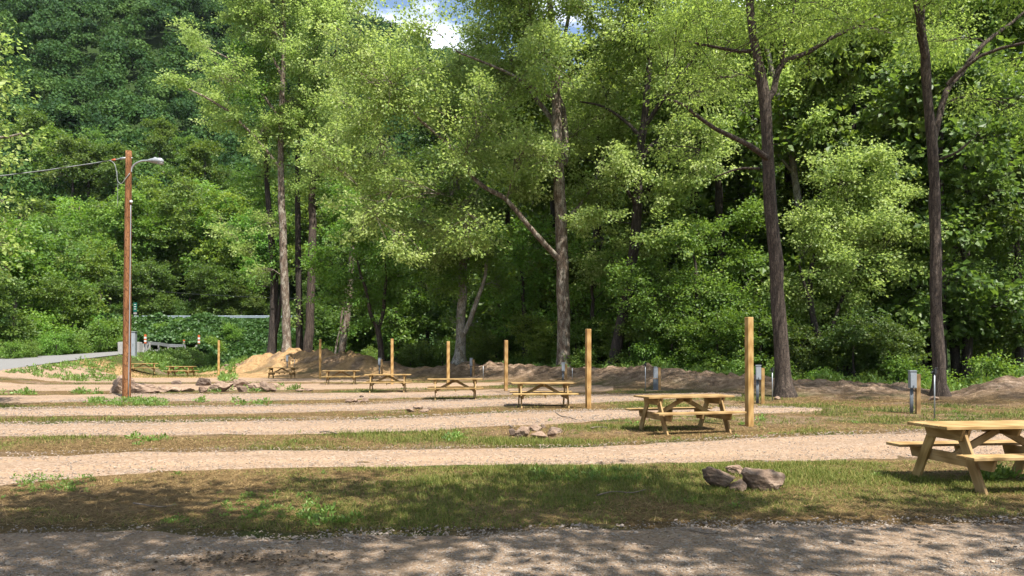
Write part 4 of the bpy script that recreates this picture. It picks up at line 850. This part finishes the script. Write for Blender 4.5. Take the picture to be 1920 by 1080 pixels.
def MX(c, x, y):
    """matrix with local x axis x and y axis y at c"""
    x = Vector(x).normalized(); y = Vector(y); y = (y - x * y.dot(x)).normalized(); z = x.cross(y)
    m = Matrix((x, y, z)).transposed().to_4x4(); m.translation = Vector(c); return m
def box_bm(sx, sy, sz, c=(0, 0, 0), bev=.006, rz=0):
    bm = bmesh.new(); bmesh.ops.create_cube(bm, size=1); bmesh.ops.scale(bm, vec=(sx, sy, sz), verts=bm.verts)
    if bev: bmesh.ops.bevel(bm, geom=list(bm.edges), offset=bev, segments=2, affect='EDGES')
    bmesh.ops.rotate(bm, verts=bm.verts, matrix=Matrix.Rotation(rz, 3, 'Z')); bmesh.ops.translate(bm, vec=c, verts=bm.verts); return bm
def tube_me(name, pts, rad, k=10, n=None, caps=True):
    P = smooth_path([np.append(np.array(p, float), r) for p, r in zip(pts, rad if isinstance(rad, (list, tuple)) else [rad] * len(pts))], n or max(2, len(pts)))
    v, f = tubes(P[None, :, :3], P[None, :, 3], k)
    me = mesh_np(name, v, [f], None, True)
    if caps:
        bm = bmesh.new(); bm.from_mesh(me); es = [e for e in bm.edges if e.is_boundary]; bmesh.ops.holes_fill(bm, edges=es, sides=64); bm.to_mesh(me); bm.free()
    return me
def make_table():
    r = empty('picnic_table', (0, 0, 0)); wd = M['pine']; T = .038; LEN = 2.0
    obj_bm('tabletop', [board('b', (LEN + _gr.uniform(-.008, .008), .14, T), MX((0, (k - 2) * .146, .76 - T / 2), (1, 0, 0), (0, 1, 0)), wd, r) for k in range(5)], wd, r)
    for s in (-1, 1):
        obj_bm('bench', [board('b', (LEN + _gr.uniform(-.008, .008), .14, T), MX((0, s * (.585 + k * .146), .45 - T / 2), (1, 0, 0), (0, 1, 0)), wd, r) for k in (0, 1)], wd, r)
    zt, zb = .722, -.03
    for s in (-1, 1):
        X0 = s * .72
        for q in (-1, 1):
            a = Vector((X0, q * .22, zt - .01)); b = Vector((X0, q * .60, zb)); d = (b - a)
            obj_bm('leg', [board('l', (d.length, .142, T), MX((a + b) / 2, d, (0, 1, 0)), wd, r)], wd, r)
        for xx in (X0 + s * .0395, X0 - s * .0395):
            obj_bm('top_cleat', [board('c', (.70, .14, T), MX((xx, 0, .722 - .072), (0, 1, 0), (0, 0, 1)), wd, r, .004, .06)], wd, r)
        obj_bm('bench_support', [board('c', (1.50, .14, T), MX((X0 - s * .0395, 0, .412 - .072), (0, 1, 0), (0, 0, 1)), wd, r, .004, .05)], wd, r)
        a = Vector((X0 - s * .06, 0, .345)); b = Vector((s * .03, 0, .68)); d = b - a
        obj_bm('diagonal_brace', [board('d', (d.length + .05, .09, T), MX((a + b) / 2 + Vector((0, 0, 0)), d, (0, 0, 1)), wd, r)], wd, r)
        obj_bm('bench_cleat', [board('c', (.28, .09, T), MX((0, s * .658, .412 - .0465), (0, 1, 0), (0, 0, 1)), wd, r, .004, .03)], wd, r)
    obj_bm('center_cleat', [board('c', (.68, .09, T), MX((.0, 0, .722 - .0465), (0, 1, 0), (0, 0, 1)), wd, r, .004, .05)], wd, r)
    return r
def copy_all(src):
    r = src.copy(); COL.objects.link(r)
    for ch in src.children:
        c = ch.copy(); COL.objects.link(c); c.parent = r
        for g in ch.children:
            d = g.copy(); COL.objects.link(d); d.parent = c
    return r
tab = make_table()
GT = 'wooden picnic tables, one at each camping site'
TABLES = [   # X, Y, rotation (deg), label
 (6.12, 9.28, 7, 'biggest wooden picnic table, cut off at the right edge, standing on grass'),
 (3.66, 15.75, 16, 'wooden picnic table whose right end stands beside the biggest tan post'),
 (.97, 23.1, 4, 'wooden picnic table before the mottled broad tree, a post behind its left end'),
 (-2.08, 27.0, 6, 'wooden picnic table overlapping a tall post at its middle, grey box behind its right end'),
 (-5.40, 32.2, 5, 'wooden picnic table whose top overlaps the right end of a farther table'),
 (-9.35, 40.5, 8, 'wooden picnic table partly hidden at its right end by a nearer table'),
 (-15.3, 49.2, 2, 'wooden picnic table in front of the sand berm under the thin trunked trees'),
 (-24.6, 55.0, -2, 'small distant picnic table seen square on, between the utility pole and the leftmost tall post'),
 (-27.7, 55.6, 30, 'farthest picnic table, turned aslant, close behind the utility pole'),
]
for i, (x, y, a, lab) in enumerate(TABLES):
    o = tab if i == 0 else copy_all(tab)
    o.location = (x, y, float(hgt(x, y)) + .0); o.rotation_euler = (0, 0, R(a)); tag(o, lab, 'picnic table', GT)
    for ch in o.children: k = _gr.uniform(.82, 1.04) * (1, .97, 1.0, .94, .97, .92, .95, .98, 1)[i]; ch.color = (k, k * _gr.uniform(.95, 1.0), k * _gr.uniform(.86, 1.02), 1)
# tall posts
GP = 'tall tan wooden posts standing beside the sites'
def tall_post(px, pb, pt, lab, lean=0):
    X, Y, z = hit(px, pb); h = (pb - pt) * Y / F; bm = box_bm(.142, .142, h + .3, (0, 0, h / 2 - .15), 0)
    bmesh.ops.bevel(bm, geom=[e for e in bm.edges], offset=.008, segments=1, affect='EDGES')
    ly = bm.verts.layers.float_vector.new('grain'); off = Vector((X * 3, Y, px * .1))
    for v in bm.verts: v[ly] = Vector((v.co.z, v.co.x, v.co.y)) + off
    o = obj_bm('tall_post', [bm], M['post'], None); o.location = (X, Y, z); o.rotation_euler = (0, R(lean), R(18)); k = _gr.uniform(.88, 1.08); o.color = (k, k * _gr.uniform(.94, 1.0), k * _gr.uniform(.85, 1.0), 1); tag(o, lab, 'post', GP)
tall_post(1405, 800, 595, 'biggest tan post, with small knots, beside the second nearest picnic table', -.2)
tall_post(1103, 766, 617, 'tan post between the broad sycamore trunk and the dark leaning trunk', 0)
tall_post(948.5, 735, 638, 'tan post rising behind the left end of the table before the mottled broad tree', .2)
tall_post(840, 727, 640, 'tan post behind the middle of a picnic table, just left of the pale forked trunk', .2)
tall_post(735, 721, 635, 'tan post just right of the small bright green maple trunk', 0)
tall_post(600, 711, 636, 'tan post in front of the sand berm, right of the thin trunked trees', .3)
tall_post(410, 707, 638, 'leftmost tan post, in front of the dark creek hollow', .3)
# electric pedestals and water hydrants
GE = 'grey electric boxes on short wooden posts'
def pedestal(px, pb, pt, lab, kind=0, Yf=None):
    if Yf: X, Y = (px - 960) / F * Yf, Yf; z = float(hgt(X, Y))
    else: X, Y, z = hit(px, pb)
    h = z * 0 + (H - (pt - HY) / F * Y) - z
    h = max(.9, min(1.35, h)); e = empty('electric_pedestal', (X, Y, z), R(-14)); tag(e, lab, 'electric box', GE)
    bm = box_bm(.105, .14, h + .25, (.07, 0, h / 2 - .16), .004); ly = bm.verts.layers.float_vector.new('grain')
    for v in bm.verts: v[ly] = Vector((v.co.z, v.co.x, v.co.y)) + Vector((X, Y, 0))
    obj_bm('post', [bm], M['ped'] if kind == 0 else M['post'], e)
    bh = .46; zc = h - bh / 2 + .03
    b = obj_bm('box', [box_bm(.17, .22, bh, (-.07, 0, zc), .012)], M['grey'], e)
    obj_bm('lid', [box_bm(.19, .245, .035, (-.07, 0, zc + bh / 2 + .0185), .01)], M['grey'], b)
    obj_bm('door', [box_bm(.15, .012, bh * .82, (-.07, -.118, zc - .02), .004)], M['grey'], b)
    obj_bm('latch', [box_bm(.03, .014, .045, (-.07, -.132, zc - bh * .36), .003)], M['grey_d'], b)
    for s in (-.045, .0): link('conduit', tube_me('conduit', [(-.08 + s, -.02, -.1), (-.075 + s * .8, -.02, zc - bh / 2 + .01)], .026, 10), M['grey_d'], e)
pedestal(1716, 776, 699, 'grey electric box on a short post in front of the right walnut trunk')
pedestal(1426, 757, 688, 'grey electric box close to the right of the biggest tan post', 1)
pedestal(1059, 713, 684, 'grey electric box at the foot of the broad sycamore', 0)
pedestal(886, 706, 673, 'grey electric box near the foot of the pale forked trunk', 0)
pedestal(714, 703, 673, 'grey electric box below the small bright green maple', 0)
pedestal(541, 697, 671, 'grey electric box on the slope of the sand berm', 0, 56)
def tall_pedestal(px, pb, pt, lab):
    X, Y, z = hit(px, pb); h = (pb - pt) * Y / F; e = empty('electric_pedestal', (X, Y, z), R(-8)); tag(e, lab, 'electric box', GE)
    bm = box_bm(.11, .14, h + .2, (.13, 0, h / 2 - .12), .004); ly = bm.verts.layers.float_vector.new('grain')
    for v in bm.verts: v[ly] = Vector((v.co.z, v.co.x, v.co.y))
    obj_bm('post', [bm], M['ped'], e)
    obj_bm('cover', [box_bm(.21, .22, h * .5, (-.04, 0, h * .25 - .02), .01)], M['grey_d'], e)
    b = obj_bm('box', [box_bm(.19, .2, h * .46, (-.04, 0, h * .745), .012)], M['grey'], e); obj_bm('lid', [box_bm(.16, .18, .05, (-.04, 0, h * .975 + .027), .02)], M['grey'], b)
tall_pedestal(1231, 731, 689, 'grey electric box reaching down to the ground, above the second nearest table')
GW = 'thin water pipes with a tap'
def hydrant(px, pb, pt, lab, head=True, Yf=None):
    if Yf: X, Y = (px - 960) / F * Yf, Yf; z = float(hgt(X, Y))
    else: X, Y, z = hit(px, pb)
    h = max(.7, (H - (pt - HY) / F * Y) - z); e = empty('water_hydrant', (X, Y, z), R(20)); tag(e, lab, 'water tap', GW)
    link('pipe', tube_me('pipe', [(0, 0, -.1), (.004, 0, h * .5), (0, 0, h - .06)], .017, 8), M['galv'], e)
    if head:
        hd = obj_bm('head', [box_bm(.075, .09, .13, (0, 0, h - .03), .012)], M['dark'], e)
        link('spout', tube_me('spout', [(-.03, 0, h - .05), (-.08, 0, h - .045), (-.105, 0, h - .09)], .016, 8), M['dark'], hd)
        link('handle', tube_me('handle', [(0, 0, h + .033), (.05, 0, h + .06), (.12, 0, h + .05)], .009, 6), M['dark'], hd)
hydrant(1752, 786, 694, 'thin water pipe with a black tap, in front of the right walnut trunk')
hydrant(1448, 752, 692, 'thin water pipe with a dark tap beside the left walnut trunk')
hydrant(1210, 735, 682, 'thin water pipe with a tap in front of the dark leaning trunk')
hydrant(1073, 713, 688, 'thin bare water pipe right of the broad sycamore trunk', False)
hydrant(906, 712, 684, 'thin bare water pipe right of the pale forked trunk', False)
hydrant(552, 694, 675, 'thin water pipe on the slope of the sand berm', True, 56)
# utility pole
def utility_pole():
    X, Y, z = hit(237, 748); ht = H - (283 - HY) / F * Y - z; e = empty('utility_pole', (X, Y, z)); tag(e, 'reddish brown wooden utility pole carrying a street lamp on a curved arm', 'utility pole')
    lx = .085
    link('shaft', tube_me('shaft', [(0, 0, -.5), (lx * .5, 0, ht * .5), (lx, 0, ht)], [.150, .130, .105], 18, 14), M['pole'], e)
    def on(zz): return lx * zz / ht
    q = lambda px, py, dy=0: ((px - 960) / F * Y - X, dy, H - (py - HY) / F * Y - z)
    ar = link('lamp_arm', tube_me('lamp_arm', [q(246, 323), q(247.5, 315), q(254, 307), q(266, 302), q(280, 301)], .033, 10, 20), M['galv'], e)
    c = q(293, 301.5)
    hd = link('lamp_head', tube_me('lamp_head', [q(278, 301), q(284, 301), q(292, 301.2), q(302, 302.2), q(307, 303)], [.045, .075, .105, .115, .03], 12, 14), M['galv'], ar)
    obj_bm('lens', [box_bm(.20, .17, .06, q(301, 306.5), .02)], M['conc'], hd)
    link('photocell', tube_me('photocell', [q(291, 298.6), q(291, 295.2)], [.06, .05], 10), M['grey'], hd)
    link('conduit', tube_me('conduit', [q(243.5, 745, -.10), q(246, 520, -.08), q(247, 385, -.07)], .015, 8, 10), M['grey'], e)
    bm = bmesh.new(); bmesh.ops.create_uvsphere(bm, u_segments=14, v_segments=8, radius=.058); bmesh.ops.translate(bm, vec=q(248, 379, -.08), verts=bm.verts); obj_bm('meter_cap', [bm], M['white'], e, True)
    link('loop_wire', tube_me('loop_wire', [q(206, 301, -.05), q(217, 308, -.1), q(222, 325, -.12), q(224, 340, -.13), q(231, 346, -.14), q(239, 338, -.16), q(246, 326, -.1)], .014, 6, 26), M['cable'], e)
    link('hanging_wire', tube_me('hanging_wire', [q(222, 322, -.1), q(223.5, 350, -.1), q(223, 390, -.1)], .008, 6, 8), M['cable'], e)
    link('insulator', tube_me('insulator', [q(226, 297.5), q(232, 297), q(240, 296)], [.05, .05, .02], 8), M['galv'], e)
    link('bolt', tube_me('bolt', [q(236, 296), q(249, 296)], .016, 6), M['galv'], e)
    a = np.array(q(226, 297.5)) + np.array([X, Y, z]); b = at(-420, 355, 25.5); pts = []
    for t in np.linspace(0, 1, 24): p = a * (1 - t) + b * t; p[2] -= 1.0 * t * (1 - t); pts.append(p - a)
    o = empty('overhead_cable', a); tag(o, 'twisted cable running from the top of the utility pole out to the left', 'cable')
    link('core', tube_me('core', pts, .016, 6), M['cable'], o)
    tw = [p + np.array([0, .02 * math.cos(k * 2.1), .02 * math.sin(k * 2.1) - .012]) for k, p in enumerate(pts)]; link('wrap', tube_me('wrap', tw, .011, 5, 120), M['cable_d'], o)
    link('splice', tube_me('splice', [np.array(pts[0]) + (np.array(pts[1]) - pts[0]) * .35, np.array(pts[0]) + (np.array(pts[1]) - pts[0]) * .62], .036, 8), M['orange'], o)
utility_pole()
pw = [at(*p) for p in ((-200, 520, 90), (190, 536, 88), (330, 549, 86), (500, 558, 85), (760, 565, 84))]
tag(link('power_line', tube_me('power_line', pw, .022, 5, 40), M['cable_d']), 'thin dark wire strung across the dark wood behind the guardrail', 'wire')
# highway guardrail
def guardrail(name, p0, p1, off, step, lab, mat, Hh=.78, extra=()):
    n = max(3, int((p1 - p0) / 14)); P = []
    for a in np.linspace(p0, p1, n):
        y = float(np.interp(a, HWX, HWY)) + off; x = (a - 960) / F * y; P.append(np.array([x, y, float(hgt(x, y))]))
    P = np.array(P); e = empty(name, P[0]); tag(e, lab, 'guardrail'); prof = [(.0, -.16), (-.05, -.10), (-.05, -.05), (0, 0), (-.05, .05), (-.05, .10), (0, .16)]
    V = np.array([[p + np.array([0, dy, Hh - .16 + dz]) for dy, dz in prof] for p in P]) - P[0]; i = np.arange(V.shape[0] * 7).reshape(-1, 7)
    f = np.stack([i[:-1, :-1], i[1:, :-1], i[1:, 1:], i[:-1, 1:]], -1).reshape(-1, 4); me = mesh_np('rail', V.reshape(-1, 3), [f]); o = link('rail', me, mat, e)
    md = o.modifiers.new('t', 'SOLIDIFY'); md.thickness = .012
    L_ = np.concatenate([[0], np.cumsum(np.linalg.norm(np.diff(P, axis=0), axis=1))])
    for d in np.arange(0, L_[-1], step):
        p = np.array([np.interp(d, L_, P[:, k]) for k in range(3)]) - P[0]
        obj_bm('post', [box_bm(.17, .18, Hh + .36, tuple(p + np.array([0, .13, Hh / 2 - .14])), 0)], mat, e)
    return e
guardrail('guardrail', 252, 905, -2.3, 2.0, 'long steel blue guardrail along the highway above the vine covered bank', M['rail'])
guardrail('guardrail', 1640, 2050, 2.6, 2.0, 'grey guardrail beside the sunny highway verge, behind the right walnut trunk', M['rail'])
# things at the bridge
def bridge_rail():
    A, B = at(277, 649, 74), at(347, 654, 80); A[2] = max(A[2], float(hgt(A[0], A[1])) + .3)
    e = empty('bridge_rail', A); tag(e, 'low weathered guardrail section beside the asphalt road near the creek bridge', 'guardrail')
    def q(px, py, Y): return at(px, py, Y) - A
    for nm, dz in (('rail', 0),):
        pts = [q(277, 643, 74), q(300, 645, 76), q(318, 648, 78), q(347, 649, 80)]; prof = [(0, -.16), (-.05, -.1), (-.05, -.05), (0, 0), (-.05, .05), (-.05, .1), (0, .16)]
        V = np.array([[p + np.array([0, a, b]) for a, b in prof] for p in pts]); i = np.arange(28).reshape(4, 7); f = np.stack([i[:-1, :-1], i[1:, :-1], i[1:, 1:], i[:-1, 1:]], -1).reshape(-1, 4)
        o = link('rail', mesh_np('rail', V.reshape(-1, 3), [f]), M['galv'], e); o.modifiers.new('t', 'SOLIDIFY').thickness = .012
    for px, py, Y in ((279, 646, 74.2), (297, 648, 76), (315, 650, 78), (330, 651, 79), (345, 651, 80.2)):
        p = q(px, py, Y); obj_bm('post', [box_bm(.16, .18, 1.3, (p[0], .14 + p[1], p[2] - .45), 0)], M['conc'], e)
bridge_rail()
def marker(px, pb, pt, Y, lab, block=True):
    X = (px - 960) / F * Y; z = float(hgt(X, Y)); zt = H - (pt - HY) / F * Y; e = empty('object_marker', (X, Y, z)); tag(e, lab, 'road marker')
    h = max(.9, zt - z); obj_bm('stake', [box_bm(.07, .07, h * .5 + .3, (0, .05, h * .25 - .15), 0)], M['galv'], e)
    obj_bm('panel', [box_bm(.22, .05, h * .55, (0, 0, h * .725), .01)], M['orange'], e)
    for k in range(2): obj_bm('white_band', [box_bm(.23, .056, h * .11, (0, 0, h * (.60 + .2 * k)), 0)], M['white'], e)
    if block: obj_bm('concrete_block', [box_bm(.5, .4, 1.0, (-.12 if px < 300 else -.18, .35, .25), .02)], M['conc'], e)
marker(272.5, 655, 627, 74, 'orange and white marker at the near end of the low bridge guardrail')
marker(373, 652, 628, 78, 'orange and white marker farthest right, beyond the low bridge guardrail')
marker(345, 650, 637, 82, 'small orange and white marker behind the right end of the low bridge guardrail', False)
def cabinet():
    Y = 62; X = (245 - 960) / F * Y; z = float(hgt(X, Y)); s = Y / F; h = 48 * s; e = empty('utility_cabinet', (X, Y, z - .1), R(12)); tag(e, 'tall grey metal cabinet half hidden by the utility pole', 'cabinet')
    b = obj_bm('body', [box_bm(19 * s, .6, h, (0, 0, h / 2), .02)], M['grey'], e); obj_bm('door', [box_bm(16 * s, .03, h * .86, (0, -.32, h / 2), .01)], M['grey'], e)
    obj_bm('roof', [box_bm(20.5 * s, .7, .06, (0, 0, h + .033), .01)], M['grey'], e); obj_bm('handle', [box_bm(.03, .04, .18, (6 * s, -.357, h * .5), .005)], M['grey_d'], e)
cabinet()
def block(px0, px1, pt, pb, Y, lab):
    X = ((px0 + px1) / 2 - 960) / F * Y; z = float(hgt(X, Y)); w = (px1 - px0) / F * Y; zt = H - (pt - HY) / F * Y; h = max(.6, zt - z + .3)
    bm = box_bm(w, .7, h, (0, 0, h / 2 - .3), .05); bmesh.ops.subdivide_edges(bm, edges=bm.edges, cuts=1)
    for v in bm.verts: v.co += Vector((_gr.uniform(-.02, .02), _gr.uniform(-.02, .02), _gr.uniform(-.02, .02)))
    o = obj_bm('concrete_block', [bm], M['conc'], None); o.location = (X, Y, z); tag(o, lab, 'concrete block')
block(224, 264, 641, 656, 70, 'pale concrete barrier block behind the grey cabinet'); block(424, 450, 649, 660, 86, 'pale concrete block among the weeds right of the leftmost post')
def road_sign():
    Y = 96; X = (253.5 - 960) / F * Y; z = float(hgt(X, Y)); s = Y / F; e = empty('road_sign', (X, Y, z)); tag(e, 'small green road sign with white lines above the guardrail, beside the utility pole', 'road sign'); zz = lambda py: H - (py - HY) * s - z
    link('post', tube_me('post', [(0, .06, -.3), (0, .06, zz(568))], .04, 8), M['galv'], e)
    p = obj_bm('panel', [box_bm(6.4 * s, .04, 17 * s, (0, 0, zz(576)), .01)], M['sign'], e)
    for py, w in ((571, 3.6), (575, 4.2), (579.5, 4.0)): obj_bm('line_of_text', [box_bm(w * s, .02, 1.3 * s, (0, -.031, zz(py)), 0)], M['white'], p)
    obj_bm('lower_plate', [box_bm(6.0 * s, .04, 3.4 * s, (0, 0, zz(587.5)), .01)], M['conc'], e)
road_sign()
def stake(px, pb, pt, Y, lab):
    X = (px - 960) / F * Y; z = float(hgt(X, Y)); o = link('marker_post', tube_me('marker_post', [(0, 0, -.3), (0, 0, H - (pt - HY) / F * Y - z)], .055, 8), M['galv']); o.location = (X, Y, z); tag(o, lab, 'marker post')
stake(197.5, 600, 580, 95, 'thin pale marker post standing alone above the vines, left of the utility pole'); stake(381, 600, 588, 94.5, 'thin pale marker post rising just above the middle of the blue guardrail')

# rocks
def rock(px, pb, w, h, lab, grp, mat, seed, col=1.0, dY=0.0, flat=.7, rz=None, sink=.12, name='rock', cat='rock'):
    """a boulder: px centre, pb bottom row, w/h in photo pixels"""
    X, Y, z = hit(px, pb); Y += dY; X = (px - 960) / F * Y; z = float(hgt(X, Y)); s = Y / F; rg = np.random.default_rng(seed)
    bm = bmesh.new(); bmesh.ops.create_icosphere(bm, subdivisions=4, radius=1); D = np.array([v.co[:] for v in bm.verts])
    Nn = unit(rg.normal(size=(13, 3)) * np.array([1, 1, .9])); dd = rg.uniform(.55, 1.0, 13); q = D @ Nn.T; rr = np.where(q > .05, dd / np.maximum(q, .05), 9).min(1); rr = np.minimum(rr, 1.25)
    P = D * rr[:, None]; P *= 1 + (fbm(D[:, 0] * 2.3 + D[:, 2] * 1.7 + seed, D[:, 1] * 2.3 + D[:, 2] * 2.1, seed) - .5)[:, None] * .28 + (fbm(D[:, 0] * 7 + D[:, 2] * 5, D[:, 1] * 7 - D[:, 2] * 4, seed + 3) - .5)[:, None] * .16
    ext = P.max(0) - P.min(0); P -= (P.max(0) + P.min(0)) / 2
    W, Hh = w * s, h * s / (1 - sink); P *= np.array([W, W * flat, Hh]) / ext; P[:, 2] += Hh / 2 - sink * Hh
    for v, p in zip(bm.verts, P): v.co = p
    o = obj_bm(name, [bm], mat, None, False); o.location = (X, Y + W * flat * .35, z); o.color = (col, col * .98, col * .96, 1); o.rotation_euler = (0, 0, rg.uniform(-.12, .12) if rz is None else rz); tag(o, lab, cat, grp)
    return o
G1 = 'rocks of the nearest fire ring'; d_ = M['rock_d']; t_ = M['rock']
rock(1354, 920, 64, 43, 'dark brown domed rock at the left of the nearest fire ring', G1, t_, 11, .72, 0, .8)
rock(1384, 902, 40, 20, 'pale topped rock behind the dark domed one in the nearest fire ring', G1, t_, 12, 1.15, .35, .7)
rock(1386, 922, 33, 23, 'small squarish grey brown rock at the front middle of the nearest fire ring', G1, t_, 13, .85, -.05, .8)
rock(1404, 903, 28, 14, 'small blackish rock at the back of the nearest fire ring', G1, d_, 14, .4, .3, .8)
rock(1437, 922, 86, 43, 'largest long brown rock with a sloping top, right side of the nearest fire ring', G1, t_, 19, .85, 0, .6)
G2 = 'rocks of the fire ring left of the second nearest table'
rock(979, 824, 30, 24, 'upright pale tan rock at the front left of the second fire ring', G2, t_, 21, 1.1)
rock(1011, 823, 32, 14, 'rounded pale tan rock at the front middle of the second fire ring', G2, t_, 22, 1.15)
rock(1036, 820, 20, 14, 'small tilted tan rock at the front right of the second fire ring', G2, t_, 23, 1.05)
rock(1002, 812, 34, 13, 'flat tan rock at the back of the second fire ring', G2, t_, 24, .95, .3)
rock(1041, 816, 30, 12, 'blue grey slab at the right end of the second fire ring', G2, d_, 25, 1.3, .3)
rock(961, 821, 16, 15, 'small dark sided rock at the left end of the second fire ring', G2, d_, 26, .9, .2)
rock(1019, 806, 10, 7, 'tiny grey rock at the very back of the second fire ring', G2, d_, 27, 1.2, .4)
G3 = 'rocks of the low fire ring left of the third nearest table'
rock(769, 773, 16, 8, 'low pale rock at the left of the flat fire ring', G3, t_, 31, 1.2); rock(795, 773, 18, 6.5, 'flat tan rock at the front right of the flat fire ring', G3, t_, 32, 1.0)
rock(783, 769, 20, 6, 'thin tan rock at the back of the flat fire ring', G3, t_, 33, 1.1, .5); rock(805, 771, 9, 7, 'small grey rock at the right end of the flat fire ring', G3, d_, 34, 1.2, .3)
G4 = 'rocks of the small far fire ring'
rock(653, 755, 13, 9, 'brown rock at the left of the small far fire ring', G4, t_, 41, .8); rock(664, 755, 12, 8, 'pale rock in the middle of the small far fire ring', G4, t_, 42, 1.2); rock(674, 755, 10, 5, 'flat tan rock at the front of the small far fire ring', G4, t_, 43, 1.0)
rock(685, 754, 13, 8, 'tan rock at the right of the small far fire ring', G4, t_, 44, 1.0, .2); rock(677, 748, 9, 5, 'dark rock at the back of the small far fire ring', G4, d_, 45, .7, .6)
G5 = 'boulders in the row right of the utility pole'
B_ = dict(name='boulder', cat='boulder')
rock(224, 737, 46, 34, 'big white and tan boulder at the left end of the boulder row, behind the pole', G5, t_, 51, 1.25, 0, .7, **B_)
rock(268, 737, 62, 20, 'long reddish tan boulder just right of the utility pole', G5, t_, 52, 1.0, -.2, .55, **B_)
rock(305, 736, 28, 13, 'low tan slab next to the long reddish boulder', G5, t_, 53, 1.1, .3, **B_); rock(320, 735, 34, 10, 'flat pale boulder in the low middle of the row', G5, t_, 54, 1.25, 0, **B_)
rock(329, 723, 20, 8, 'small dark peaked rock behind the low middle of the row', G5, d_, 55, 1.0, 1.2, **B_); rock(349, 735, 30, 9, 'pale grey slab right of the flat pale boulder', G5, t_, 56, 1.3, .2, **B_)
rock(378, 726, 32, 17, 'round dark brown boulder standing highest in the middle of the row', G5, d_, 57, .95, .8, **B_); rock(380, 736, 20, 13, 'small blunt tan boulder in front of the round dark one', G5, t_, 58, 1.0, -.2, **B_)
rock(412, 735, 46, 17, 'wide smooth tan boulder right of the small blunt one', G5, t_, 59, 1.05, 0, .6, **B_); rock(408, 722, 24, 6, 'thin tan slab behind the wide smooth boulder', G5, t_, 60, .95, 1.0, **B_)
rock(446, 728, 36, 17, 'blocky reddish boulder behind a low dark rock, right part of the row', G5, t_, 61, .9, .5, **B_); rock(452, 735, 22, 12, 'low dark rock in front of the blocky reddish boulder', G5, t_, 62, .8, -.1, **B_)
rock(478, 733, 30, 15, 'pale angular boulder left of the lumpy reddish one', G5, t_, 63, 1.2, .3, **B_); rock(499, 735, 32, 20, 'lumpy reddish boulder at the right end of the tall boulders', G5, t_, 64, .85, 0, .8, **B_)
rock(515, 729, 22, 10, 'pale rock behind the lumpy reddish boulder', G5, t_, 65, 1.2, .7, **B_); rock(560, 735, 16, 6, 'low tan stone in the grass past the right end of the boulder row', G5, t_, 66, 1.0, 0, **B_); rock(578, 734, 18, 6.5, 'rightmost low stone past the end of the boulder row', G5, t_, 67, .9, .1, **B_)
rock(425, 689, 14, 6, 'tan stone at the mouth of the dark creek hollow, right of the leftmost post', 'stones at the creek hollow', t_, 71, .9, 0, name='boulder', cat='boulder')
rock(398, 688, 34, 16, 'long dark grey rock in the creek hollow left of the leftmost post', 'stones at the creek hollow', d_, 72, .8, 4, name='boulder', cat='boulder')
rock(1458, 748, 12, 7, 'small pale stone at the foot of the left walnut trunk', 'stones under the walnut trees', t_, 73, 1.1, -.6); rock(1752, 748, 20, 9, 'tan stone at the foot of the right walnut trunk', 'stones under the walnut trees', t_, 74, 1.0, -.8)

# fallen sticks
def stick(pts, rad, lab, branch=None):
    P = [np.array([*gnd(a, b), 0.]) for a, b in pts]
    for p in P: p[2] = float(hgt(p[0], p[1])) + rad + .03
    o0 = P[0].copy(); e = link('fallen_stick', tube_me('fallen_stick', [p - o0 for p in P], [rad * (1 - .5 * k / (len(P) - 1)) for k in range(len(P))], 6, 14), M['twig']); e.location = o0; tag(e, lab, 'stick')
stick([(1042, 778), (1052, 784), (1066, 786), (1082, 791)], .02, 'thin crooked fallen stick lying on gravel in front of the third nearest table')
stick([(1108, 806), (1122, 804), (1138, 805)], .018, 'short fallen stick on the straw between the second fire ring and the second table')
stick([(600, 814), (612, 813), (632, 817)], .02, 'small dark fallen stick at the edge of the long gravel path, left of centre')
stick([(1120, 935), (1150, 928), (1185, 930), (1210, 924)], .009, 'thin crooked twig on the near grass strip, left of the nearest fire ring')
stick([(690, 1012), (720, 1020), (760, 1016)], .008, 'thin twig lying on the near gravel road, left of centre')
stick([(1290, 1000), (1330, 1008), (1352, 1003)], .008, 'thin twig on the near gravel road below the nearest fire ring')
stick([(250, 950), (300, 957), (330, 952)], .009, 'thin twig on the shaded straw at the left of the near grass strip')
stick([(960, 805), (955, 801), (968, 806)], .016, 'very small curved stick near the left of the second fire ring')

# ------------------------------------------------------------------ air
hm = bpy.data.materials.new('haze_air'); hm.use_nodes = True; hn = hm.node_tree; hn.nodes.clear()
ho = hn.nodes.new('ShaderNodeOutputMaterial'); hv = hn.nodes.new('ShaderNodeVolumePrincipled')
hv.inputs['Color'].default_value = (.80, .88, 1.0, 1); hv.inputs['Density'].default_value = .000035; hv.inputs['Anisotropy'].default_value = .2
hn.links.new(hv.outputs[0], ho.inputs['Volume'])
hb = box_bm(2400, 1500, 324, (0, 560, 157), 0); hz = obj_bm('haze', [hb], hm, None); tag(hz, kind='stuff')
